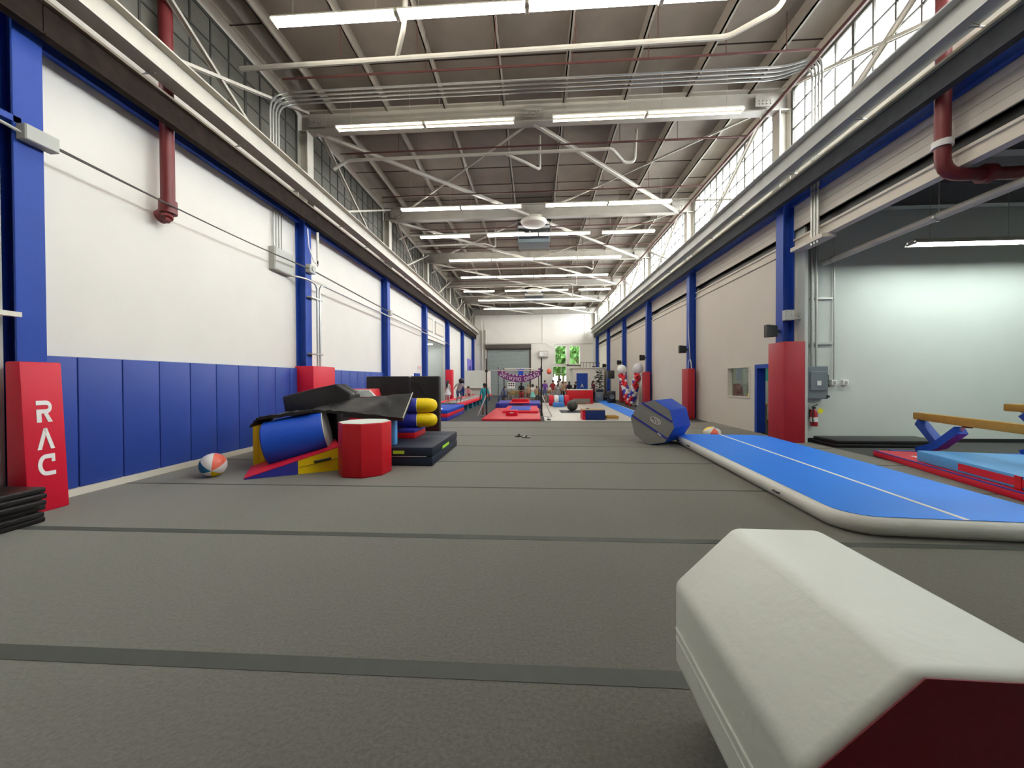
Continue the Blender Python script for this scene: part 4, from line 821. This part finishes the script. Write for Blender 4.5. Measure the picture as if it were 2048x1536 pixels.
# uneven bars
t = thing('uneven_bars', 'chrome and black uneven bars over the red mats', 'gym bars', (-.95,17.5,F0))
for x, y in ((-2.25,17.6),(.33,17.2)):
    MB().path([(x,y,F0),(x,y,1.5)], .04, 8).build('upright', M_dark, t); MB().path([(x,y,1.5),(x,y,2.68)], .028, 8).build('upper_tube', M_dark, t); MB().box(x-.35,x+.35, y-.06,y+.06, F0,F0+.05).build('foot', M_chrome, t)
    for s_ in (-1,1):
        MB().path([(x,y,1.0),(x+(.45 if x > 0 else -.38)*1,y+s_*.25,F0+.05)], .025, 6).build('strut', M_chrome, t)
    MB().box(x-.06,x+.06, y-.06,y+.06, 2.05,2.15).build('clamp', M_dark, t)
MB().path([(-2.25,17.6,2.12),(.33,17.2,2.10)], .022, 8).build('high_bar', M_chrome, t)
t2 = thing('parallel_frame', 'farther bar frame with light wooden bar behind the banner', 'gym bars', (-.9,24,F0))
for x in (-2.1,.3): MB().path([(x,26,F0),(x,26,2.5)], .035, 8).build('upright', M_dark, t2); MB().path([(x,26,1.2),(x+(-.5 if x < 0 else .5),26.3,F0)], .03, 6).build('strut', M_royal, t2)
MB().path([(-2.1,26,2.45),(.3,26,2.45)], .03, 8).build('top_bar', M_fixt, t2); MB().path([(-2.1,26,.95),(.3,26,.92)], .025, 8).build('low_bar', M_wood, t2)
# banner
t = thing('grand_opening_banner', 'purple banner seen from behind with mirrored white letters', 'banner', (-.9,22,1.5))
def sag(u): return .42*(2*u-1)**2
N = 24; m = MB(); P = []
for i in range(N+1):
    u = i/N; x = -2.12+2.5*u; z = 1.55+sag(u)
    P += [(x,22,z-.0),(x,22,z+.42),(x,22.012,z),(x,22.012,z+.42)]
Fc = []
for i in range(N):
    a = 4*i; b = a+4; Fc += [(a,b,b+1,a+1),(a+2,a+3,b+3,b+2),(a+1,b+1,b+3,a+3),(a,a+2,b+2,b)]
m.add(P, Fc); m.build('cloth', M_purple, t)
m = MB()
for i in range(N):
    if i%2 == 0:
        u = (i+.5)/N; x = -2.12+2.5*u; z = 1.55+sag(u)+.36; m.box(x-.045,x+.045, 21.99,22, z,z+.045)
m.build('white_edge_dashes', M_paper, t)
word = 'GRAND OPENING'; k = 0
for i, chx in enumerate(word):
    if chx == ' ': continue
    u = 1-(i+.75)/13.6; x = -2.12+2.5*u; z = 1.55+sag(u)+.06; sl = math.atan(.42*4*(2*u-1)/2.5)
    Mx = Matrix.Translation((x,21.985,z))@Matrix.Rotation(-sl,4,'Y')@Matrix.Rotation(R(90),4,'X')@Matrix.Scale(.74,4,(1,0,0))
    text_part(chx, .31, 'letter', M_paper, t, Mx, mirror=True)
for x in (-2.12,.38): MB().tube((x,22,F0),(x,22,2.45), .02, 6).build('pole', M_dark, t)
# white floor area and runway
MB().box(.42,4.75, 15.45,27.5, F0-.01,F0+.03).build('sprung_floor', M_wfloor, bevel=.01, label='white vinyl floor mat area under the exercise ball', cat='mat')
q = Vector((4.62,15.8,F0+.032)); e2 = Vector((.045,1,0)).normalized(); Mr2 = Matrix((Vector((e2.y,-e2.x,0)), e2, Vector((0,0,1)))).transposed()
t = thing('runway_strip', 'blue carpet vault runway with white edge line', 'runway', q+e2*8); MB().ob(q+e2*8.2+Vector((0,0,.01)), (.42,8.0,.01), Mr2).build('carpet', M_track, t); MB().ob(q+e2*8.2+Vector((e2.y,-e2.x,0))*.45+Vector((0,0,.01)), (.02,8.0,.011), Mr2).build('white_line', M_paper, t)
MB().box(1.35,2.75, 19.2,20.6, F0+.032,F0+.06).build('floor_mat', M_navy, bevel=.01, label='flat navy mat under the black exercise ball', cat='mat')
t = thing('exercise_ball', 'big dark grey exercise ball on the navy mat', 'ball', (2.0,20,F0+.06)); MB().ball((2.0,20,F0+.06+.29), .29, 28, 18).build('skin', mat('ball_grey_rubber',(.07,.07,.065),.35,var=.1), t, smooth=True, ang=80)
mm = MB()
for i in range(5): q = .5+.25*i; mm.path([(2.0+.292*math.sin(q)*math.cos(v*.3142),20+.292*math.sin(q)*math.sin(v*.3142),F0+.35+.292*math.cos(q)) for v in range(20)], .004, 4, closed=True)
mm.build('ring_ribs', M_dark, t)
t = thing('foam_block', 'blue foam block with red side and tan top on the white floor', 'foam block', (2.5,16.1,F0+.03)); MB().box(2.12,2.93, 15.75,16.5, F0+.03,.40).build('blue_body', V('dark_blue_vinyl',(.01,.03,.17)), t, bevel=.01); MB().box(2.0,2.118, 15.78,16.5, F0+.03,.40).build('red_side', M_red, t); MB().box(2.0,2.93, 15.76,16.5, .402,.43).build('tan_top', mat('beige_suede',(.55,.42,.26),.8,var=.1), t); MB().box(2.2,2.32, 16.1,16.2, .431,.46).build('dark_item', M_dark, t)
for i, m in enumerate((M_paper, M_suede)): MB().box(2.98,3.47, 15.7,16.3, F0+.032+.062*i,F0+.032+.062*i+(.06 if i == 0 else .1)).build('foam_plank', m, bevel=.01, label=['white','tan'][i]+' foam plank in the short stack beside the blue block', cat='foam plank')
t = thing('floor_bracket', 'small dark floor anchor at the corner of the white floor', 'floor anchor', (.6,15.7,F0+.03)); MB().box(.52,.68, 15.62,15.78, F0+.03,F0+.06).build('plate', M_dark, t); MB().tube((.6,15.7,F0+.06),(.55,15.68,.12),.02).build('hook', M_chrome, t)
t = thing('inflatable_barrel', 'red and white inflatable barrel with blue step in front', 'inflatable', (1.6,24.5,F0+.03))
c = Vector((1.55,24.2,.36))
for a_, m in ((-.62,M_red),(-.3,M_balw),(.02,M_lblue),(.34,M_red)): MB().lathe([(.30,a_),(.345,a_+.04),(.345,a_+.26),(.30,a_+.30)], c, (1,0,0), 20).build('ring', m, t, smooth=True)
MB().box(1.15,1.85, 23.2,23.7, F0+.032,.26).build('foam_step', V('step_blue',(.05,.20,.60)), bevel=.03, label='blue foam step in front of the inflatable barrel', cat='foam step')
t = thing('vault_block', 'long red padded vault block with white top', 'foam block', (3.0,27,F0)); MB().box(2.3,4.1, 26.5,27.6, F0+.0,.95).build('foam', M_redd, t, bevel=.03); MB().box(2.32,4.08, 26.52,27.58, .95,.99).build('white_top', M_whitev, t); MB().box(2.7,3.9, 26.48,26.5, .05,.35).build('dark_panel', M_grey, t); MB().box(2.5,3.5, 25.9,26.4, F0,.06).build('springboard', M_brown, t)
# white cubicle with blue door
t = thing('cubicle', 'white cubicle room with blue door in the far corner', 'cubicle', (5.2,37.5,F0)); MB().box(3.66,6.6, 36,39, F0,2.75).build('walls', M_white, t, bevel=.02); MB().box(3.56,6.7, 35.9,39.1, 2.75,2.85).build('roof_slab', M_white, t)
dd = MB().box(4.0,5.04, 35.94,36, F0,2.3).build('door', M_blue, t); MB().tube((4.1,35.93,1.05),(4.1,35.88,1.05),.03).build('knob', M_chrome, dd)
text_part('A', .5, 'door_emblem', M_fixt, dd, Matrix.Translation((4.52,35.93,.95))@Matrix.Rotation(R(90),4,'X'))
m = MB(); 
for i in range(7): m.tube((4.4+.3*i,36.2,2.85),(4.4+.3*i,36.2,3.35),.02,5)
m.tube((4.4,36.2,3.35),(6.2,36.2,3.25),.025,6).build('roof_railing', M_dark, t)
# plant
t = thing('potted_plant', 'tall leafy potted plant beside the white cubicle', 'plant', (5.6,33,F0)); MB().lathe([(.18,0),(.24,.4),(.22,.4),(.17,.03)], (5.6,33,F0), n=14).build('pot', M_dark, t); MB().path([(5.6,33,.3),(5.65,33,1.2),(5.55,33,2.2)], [.035,.03,.015], 6).build('stem', M_bark, t)
m = MB()
for i in range(90):
    a = random.uniform(0,6.283); z = random.uniform(.9,2.5); L = random.uniform(.3,.62)*(1.15-.3*abs(z-1.6)); c0 = Vector((5.6,33,z)); dr_ = Vector((math.cos(a),math.sin(a),random.uniform(-.2,.7))).normalized(); w = dr_.cross(Vector((0,0,1))).normalized()*.05
    m.add([c0,c0+dr_*L*.5+w,c0+dr_*L-Vector((0,0,.1)),c0+dr_*L*.5-w], [(0,1,2,3)])
m.build('leaves', M_green2, t, kind='stuff')
# loudspeaker on stand, cabinets
t = thing('loudspeaker', 'black loudspeaker on its tripod stand near the white cubicle', 'loudspeaker', (5.75,28.6,F0)); MB().box(5.5,5.98, 28.45,28.85, 1.75,2.35).build('cabinet', M_dark, t, bevel=.02); MB().tube((5.74,28.65,.3),(5.74,28.65,1.75),.02).build('pole', M_dark, t)
for a in range(3): MB().tube((5.74,28.65,.5),(5.74+.5*math.cos(a*2.1),28.65+.5*math.sin(a*2.1),F0),.015,6).build('leg', M_dark, t)
t = thing('floor_speaker', 'black floor speaker cabinet beside the balloons', 'speaker', (5.5,27.2,F0)); MB().box(5.25,5.75, 27.0,27.5, F0,.85).build('cabinet', M_dark, t, bevel=.02); MB().lathe([(.17,0),(.15,.02),(.05,.0)], (5.5,26.995,.45), (0,-1,0), 16).build('woofer', M_greybox, t)
for i, (x,y,h,m) in enumerate(((5.0,29.6,.7,M_greybox),(5.6,30.2,.55,M_dark),(5.3,31,.9,M_navy))):
    t = thing('equipment_case', f'dark equipment case by the runway end, {["grey","black","navy"][i]} one', 'case', (x,y,F0)); MB().box(x-.3,x+.3, y-.25,y+.25, F0,h).build('shell', m, t, bevel=.03); MB().path([(x-.1,y-.26,h*.6),(x,y-.29,h*.6),(x+.1,y-.26,h*.6)], .015, 6).build('handle', M_chrome, t)
# balloons: two V arms of clustered balloons with a big white one on each
def arm(base, top, lab, n=15):
    t = thing('balloon_column', lab, 'balloon column', base); base, top = Vector(base), Vector(top); cols = [M_balw, M_balr, M_balr, M_balw, M_balb, M_balb]
    for i in range(n):
        c0 = base.lerp(top, i/(n-1)); d = (top-base).normalized(); u = d.orthogonal().normalized(); w = d.cross(u)
        for j in range(4):
            q = j*1.5708+i*.55; c1 = c0+(u*math.cos(q)+w*math.sin(q))*.13
            MB().ball(c1, .125, 9, 6).build('balloon', cols[(i+j)%6 if j%2 == 0 else (i//2+j)%6], t, smooth=True, ang=80)
    MB().ball(top+Vector((0,0,.36)), .33, 20, 14).build('big_balloon', M_balw, t, smooth=True, ang=80)
    return t
arm((6.28,25.4,.1), (6.02,26.3,2.0), 'red white and blue balloon column with a big white balloon, far arm', 13)
arm((6.3,24.9,.1), (6.42,23.7,2.0), 'red white and blue balloon column with a big white balloon, near arm', 13)
t = thing('balloon_backdrop', 'white balloon backdrop panel between the two balloon columns', 'backdrop', (6.4,25.3,F0))
for i in range(9): MB().tube((6.62,24.5+.14*i,F0+.05),(6.62,24.5+.14*i,1.7-.1*abs(i-4)), .055, 8).build('long_balloon', M_balw, t, smooth=True)
t = thing('coral_balloon', 'coral round balloon floating above the crowd', 'balloon', (1.17,30,2.15)); MB().ball((1.17,30,2.35), .2, 14, 10, (1,1,1.15)).build('skin', M_coral, t, smooth=True, ang=80); MB().tube((1.17,30,1.2),(1.17,30,2.12),.004,4).build('string', M_paper, t)
# tables, sign
for i, (x,y) in enumerate(((-1.9,30.3),(-.2,30.6),(.9,33))):
    t = thing('party_table', f'brown covered party table in the far crowd, {["by the poster","behind the aqua dress","near the coral balloon"][i]}', 'table', (x,y,F0)); MB().box(x-.8,x+.8, y-.38,y+.38, .70,.74).build('tabletop', M_brown, t)
    for a in (-.7,.7):
        for b in (-.3,.3): MB().box(x+a-.02,x+a+.02, y+b-.02,y+b+.02, F0,.70).build('leg', M_dark, t)
    MB().box(x-.78,x+.78, y-.39,y-.385, .50,.70).build('table_skirt', mat('olive_cover',(.25,.21,.07),.7,var=.2), t)
def fchair(x, y, a, lab):
    t = thing('folding_chair', lab, 'chair', (x,y,F0)); M_ = rz(a); P = lambda u,v,z: Vector((x,y,F0))+M_@Vector((u,v,z))
    MB().ob(P(0,0,.45), (.2,.2,.015), M_).build('seat', M_wood, t); MB().ob(P(0,.2,.75), (.19,.012,.1), M_).build('backrest', M_wood, t)
    for u in (-.18,.18): MB().tube(P(u,.22,.85),P(u,-.2,0),.012,5).build('leg', M_dark, t); MB().tube(P(u,-.15,.45),P(u,.25,0),.012,5).build('leg', M_dark, t)
for i, (x,y,a) in enumerate(((-2.3,29.6,3.1),(-1.7,29.5,3.3),(-1.0,29.7,3.0),(-.4,29.8,3.2),(.2,29.9,2.9),(.6,32.3,3.1),(1.2,32.2,3.2))): fchair(x,y,a, f'wooden folding chair at the far party tables, {ORD[i]} from the tumble track side')
t = thing('poster_stand', 'white poster with dark rows on a stand by the party tables', 'poster', (-1.9,31,F0)); MB().box(-2.22,-1.6, 31,31.03, .98,1.5).build('board', M_paper, t)
for i in range(2):
    for j in range(3): MB().box(-2.15+.18*j,-2.02+.18*j, 30.99,31, 1.33-.16*i,1.43-.16*i).build('print', M_dark, t)
MB().tube((-1.9,31.02,F0),(-1.9,31.02,1.0),.02,6).build('stand', M_dark, t)
t = thing('hanging_shirt', 'blue shirt shaped cloth hanging from the farther bar frame', 'cloth', (-.93,26,1.95)); MB().prism([(-1.1,25.95,1.97),(-.76,25.95,1.97),(-.76,25.95,2.28),(-.66,25.95,2.31),(-.69,25.95,2.42),(-1.17,25.95,2.42),(-1.20,25.95,2.31),(-1.1,25.95,2.28)], (0,.02,0)).build('cloth', M_royal, t); MB().path([(-.93,25.96,2.42),(-.93,25.97,2.5),(-.93,26.04,2.5)], .012, 6).build('hook', M_dark, t)
t = thing('hanging_hat', 'black hat hung from the farther bar frame beside the blue cloth', 'hat', (-.08,26,2.14)); MB().lathe([(.17,0),(.17,.02),(.10,.04),(.09,.14),(.0,.15)], (-.08,25.96,2.14), n=16).build('crown_and_brim', M_dark, t, smooth=True); MB().tube((-.08,25.96,2.28),(-.08,25.99,2.45),.006,5).build('cord', M_dark, t)
# ------------------------------------------------------------------ people
SK1 = mat('skin_light', (.55,.34,.25), .5, var=.03); SK2 = mat('skin_tan', (.38,.20,.12), .5, var=.03); SK3 = mat('skin_brown', (.16,.08,.05), .5, var=.03)
HB = mat('hair_black', (.010,.008,.008), .45, var=.2); HBr = mat('hair_brown', (.06,.03,.015), .5, var=.2); HBl = mat('hair_blond', (.35,.22,.09), .5, var=.2)
def cl(name, c): return mat('cloth_'+name, c, .8, var=.08, nscale=20)
# joints for height 1, facing -Y
BASE = dict(pel=(0,0,.52), sp=(0,0,.62), ch=(0,0,.74), nk=(0,0,.835), hb=(0,-.008,.88), ht=(0,-.01,.955),
  sl=(.095,0,.80), el=(.135,.01,.64), wl=(.14,-.03,.50), fl=(.14,-.045,.43), sr=(-.095,0,.80), er=(-.135,.01,.64), wr=(-.14,-.03,.50), fr=(-.14,-.045,.43),
  hl=(.055,0,.50), kl=(.06,-.01,.28), al=(.06,.01,.05), tl=(.065,-.085,.02), hr=(-.055,0,.50), kr=(-.06,-.01,.28), ar=(-.06,.01,.05), tr=(-.065,-.085,.02))
RAD = dict(pel=.075, sp=.065, ch=.078, nk=.030, hb=.045, ht=.052, sl=.040, el=.027, wl=.020, fl=.018, sr=.040, er=.027, wr=.020, fr=.018, hl=.060, kl=.040, al=.026, tl=.022, hr=.060, kr=.040, ar=.026, tr=.022)
BONES = [('pel','sp','top'),('sp','ch','top'),('ch','nk','top'),('nk','hb','skin'),('hb','ht','skin'),('ch','sl','top'),('sl','el','sleeve'),('el','wl','arm'),('wl','fl','skin'),('ch','sr','top'),('sr','er','sleeve'),('er','wr','arm'),('wr','fr','skin'),
  ('pel','hl','bottom'),('hl','kl','bottom'),('kl','al','shin'),('al','tl','shoe'),('pel','hr','bottom'),('hr','kr','bottom'),('kr','ar','shin'),('ar','tr','shoe')]
def person(lab, loc, h, face, skin, hair, cols, pose=None, long=False, skirt=None, child=False, hv=1.0):
    """cols: dict top, sleeve, arm, bottom, shin, shoe -> material"""
    J = {k: Vector(v) for k, v in BASE.items()}
    for k, v in (pose or {}).items(): J[k] = Vector(v)
    rad = dict(RAD)
    if child:
        rad['hb'] *= 1.3; rad['ht'] *= 1.3
    keys = list(J); idx = {k: i for i, k in enumerate(keys)}
    me = bpy.data.meshes.new('person_cage'); me.from_pydata([J[k]*h for k in keys], [(idx[a],idx[b]) for a, b, _ in BONES], [])
    o = bpy.data.objects.new('person_cage', me); C.objects.link(o)
    sk = o.modifiers.new('Skin','SKIN'); 
    for k in keys:
        sv = me.skin_vertices[0].data[idx[k]]; sv.radius = (rad[k]*h*(1.15 if k in ('pel','ch','sp') else 1), rad[k]*h*(.85 if k in ('pel','ch','sp') else 1)); sv.use_root = k == 'pel'
    sb = o.modifiers.new('Sub','SUBSURF'); sb.levels = 1; sb.render_levels = 1
    bpy.context.view_layer.update()
    body = bpy.data.meshes.new_from_object(o.evaluated_get(bpy.context.evaluated_depsgraph_get())); bpy.data.objects.remove(o); bpy.data.meshes.remove(me)
    body.materials.clear(); ms = [skin]; slot = {'skin': 0}
    for k in ('top','sleeve','arm','bottom','shin','shoe'):
        m = cols.get(k, skin)
        if m not in ms: ms.append(m)
        slot[k] = ms.index(m)
    for m in ms: body.materials.append(m)
    for p in body.polygons:
        c = p.center/h; best = None
        for a, b, tg in BONES:
            A, B = J[a], J[b]; ab = B-A; u = max(0, min(1, (c-A).dot(ab)/max(1e-9, ab.length_squared))); d = (c-(A+ab*u)).length-(rad[a]*(1-u)+rad[b]*u)*.8
            if best is None or d < best[0]: best = (d, tg)
        p.material_index = slot[best[1]]
    body.shade_smooth()
    zmin = min(v.co.z for v in body.vertices)
    t = bpy.data.objects.new('person', body); C.objects.link(t); t.location = Vector(loc)-Vector((0,0,zmin)); t.rotation_euler = (0,0,face)
    tag(t, lab, 'person'); 
    # hair, in the body's own frame
    hc = (J['hb']*.35+J['ht']*.65)*h; up = (J['ht']-J['hb']).normalized(); r = rad['ht']*h; m = MB()
    back = Vector((0,1,0)); back = (back-up*back.dot(up)).normalized()
    m.ball(hc+up*r*.28+back*r*(.22+.5*(hv-1)), r*1.10*hv, 12, 8)
    if long:
        s_ = J['nk']*h; m.path([hc+back*r*.7+up*r*.3, hc+back*r*1.05-up*r*1.0, s_+back*r*1.5-up*r*1.2, s_+back*r*1.4-up*r*2.6], [r*.75,r*.85,r*.7,r*.3], 10)
    hm = m.build('hair', hair, smooth=True, ang=80); hm.parent = t
    # face: nose, eyes
    f = -back; fm = MB(); fm.ball(hc+f*r*.98-up*r*.15, r*.16, 6, 4); fm.build('nose', skin, smooth=True).parent = t
    em = MB()
    for s_ in (-1,1): em.ball(hc+f*r*.92+up*r*.08+Vector((s_*r*.36,0,0)), r*.10, 6, 4)
    em.build('eyes', HB, smooth=True).parent = t
    if skirt:
        z0 = J['sp'].z*h; p = J['pel']*h; sm = MB(); sm.lathe([(.075*h,.10*h),(.10*h,.0),(.15*h,-.13*h),(.155*h,-.15*h),(.14*h,-.15*h)], p, (0,0,1), 16); sm.build('skirt', skirt, smooth=True).parent = t
    return t
W = cl('white',(.75,.74,.72)); TQ = cl('teal',(.02,.28,.32)); BK = cl('black',(.012,.012,.014)); RD = cl('red',(.35,.03,.04)); GY = cl('grey',(.26,.25,.27)); AQ = cl('aqua',(.25,.68,.60)); NV = cl('navy',(.03,.05,.14)); PK = cl('pink',(.65,.25,.30)); TN = cl('tan',(.42,.30,.18)); DN = cl('denim',(.09,.15,.32)); MR = cl('maroon',(.16,.04,.05)); OL = cl('olive',(.22,.2,.10)); LT = cl('light_grey',(.52,.5,.48)); PU = cl('purple',(.15,.05,.3))
def C6(top, bottom, sleeve=None, arm=None, shin=None, shoe=None):
    d = dict(top=top, bottom=bottom, sleeve=sleeve or top)
    if arm: d['arm'] = arm
    if shin: d['shin'] = shin
    if shoe: d['shoe'] = shoe
    return d
PI = math.pi
person('small person in white dress standing on the tumble track', (-4.7,20.2,.445), 1.22, PI-.3, SK1, HB, C6(W,W,SK1), None, True, W, True)
run = dict(pel=(0,.06,.46), sp=(0,-.02,.56), ch=(0,-.11,.65), nk=(0,-.17,.72), hb=(0,-.21,.75), ht=(0,-.27,.79), sl=(.09,-.13,.70), el=(.15,-.05,.60), wl=(.17,-.14,.52), fl=(.17,-.18,.48), sr=(-.09,-.13,.70), er=(-.15,-.02,.62), wr=(-.17,.06,.55), fr=(-.17,.09,.50),
  hl=(.055,.06,.44), kl=(.06,-.08,.29), al=(.06,.04,.08), tl=(.06,-.04,.03), hr=(-.055,.06,.44), kr=(-.06,-.02,.26), ar=(-.06,.14,.09), tr=(-.06,.08,.03))
person('person bending forward in grey top and navy shorts on the tumble track', (-4.15,20.6,.428), 1.55, .5, SK1, HB, C6(LT,NV,LT,None,GY), run, True, None, False, 1.7)
crouch = dict(pel=(0,.10,.20), sp=(0,.04,.30), ch=(0,-.04,.40), nk=(0,-.08,.49), hb=(0,-.11,.53), ht=(0,-.13,.60), sl=(.09,-.05,.46), el=(.13,-.14,.33), wl=(.11,-.24,.18), fl=(.11,-.27,.10), sr=(-.09,-.05,.46), er=(-.13,-.14,.33), wr=(-.11,-.24,.18), fr=(-.11,-.27,.10),
  hl=(.06,.10,.19), kl=(.12,-.12,.27), al=(.09,.02,.05), tl=(.10,-.08,.02), hr=(-.06,.10,.19), kr=(-.12,-.12,.27), ar=(-.09,.02,.05), tr=(-.10,-.08,.02))
person('small person crouching in pinkish top farther along the tumble track', (-4.55,25.5,.425), 1.3, .4, SK1, HBr, C6(PK,MR), crouch, False, None, True)
person('person in teal shirt and shorts beside the bar upright', (-2.42,18.2,F0), 1.58, PI+.4, SK3, HB, C6(TQ,TQ,TQ), None)
person('small person in white and aqua dress behind the far crash mat', (-.12,26.6,F0), 1.40, PI, SK2, HB, C6(W,W,SK2), None, False, AQ, True)
person('person in black top and red trousers behind the bars', (-.95,27.6,F0), 1.55, PI, SK2, HB, C6(BK,RD), None, True)
person('small person in tan top beside the one in aqua dress', (-.45,28.4,F0), 1.35, .2, SK1, HBl, C6(TN,MR), None, False, None, True)
sit = dict(pel=(0,.06,.29), sp=(0,.05,.39), ch=(0,.03,.51), nk=(0,.02,.60), hb=(0,.01,.65), ht=(0,.0,.72), sl=(.095,.03,.57), el=(.13,-.05,.43), wl=(.09,-.18,.36), fl=(.08,-.23,.34), sr=(-.095,.03,.57), er=(-.13,-.05,.43), wr=(-.09,-.18,.36), fr=(-.08,-.23,.34),
  hl=(.055,.05,.28), kl=(.07,-.19,.29), al=(.07,-.18,.05), tl=(.07,-.27,.02), hr=(-.055,.05,.28), kr=(-.07,-.19,.29), ar=(-.07,-.18,.05), tr=(-.07,-.27,.02))
person('seated person in denim at the party table by the poster', (-2.3,29.5,F0), 1.65, 2.9, SK1, HBr, C6(DN,NV), sit)
person('seated person in maroon at the party tables', (-1.0,29.6,F0), 1.65, 3.1, SK2, HB, C6(MR,BK), sit)
person('seated person in tan top at the party tables', (.2,29.8,F0), 1.65, 3.0, SK2, HBr, C6(TN,DN), sit)
person('person in dark red shirt with arms out under the coral balloon', (1.45,29.2,F0), 1.72, 2.6, SK2, HBr, C6(RD,LT), dict(el=(.2,-.06,.68), wl=(.17,-.17,.70), fl=(.14,-.22,.72)))
person('person in light grey dress in the crowd', (1.78,28.6,F0), 1.66, PI, SK2, HBr, C6(LT,GY), None, True, GY)
person('tall person in white shirt near the lower window', (2.15,31.5,F0), 1.84, .3, SK1, HB, C6(W,NV,W,W), None)
person('person in tan shirt and black trousers standing in the crowd', (2.15,28.9,F0), 1.63, PI, SK2, HBr, C6(TN,BK,None,None,BK,BK), None)
person('person in pink top near the lower window', (2.55,31.2,F0), 1.6, .1, SK1, HBl, C6(PK,OL), None, True)
person('small person all in white within the standing crowd', (2.4,29.6,F0), 1.25, .2, SK1, HBr, C6(W,W), None, False, None, True)
person('person dressed in black behind the vault block, turned away', (2.72,29.5,F0), 1.60, PI-.3, SK2, HB, C6(BK,BK,BK,BK,BK,BK), None, True)
person('person dressed in black with white collar leaning behind the vault', (3.15,29.6,F0), 1.60, .8, SK2, HB, C6(BK,BK,W,BK,BK,BK), dict(ht=(.04,-.05,.94), hb=(.02,-.03,.87)))
person('person in maroon top and black trousers near the potted plant', (4.55,29.3,F0), 1.66, .9, SK1, HB, C6(MR,BK,MR,None,BK,BK), None, True)
person('small person in white shirt beside the one in maroon top', (4.3,29.0,F0), 1.05, -.3, SK1, HBr, C6(W,BK), None, False, None, True)
person('person in purple shirt near the bar upright in the crowd', (.85,30.6,F0), 1.70, .2, SK1, HB, C6(PU,DN), None)
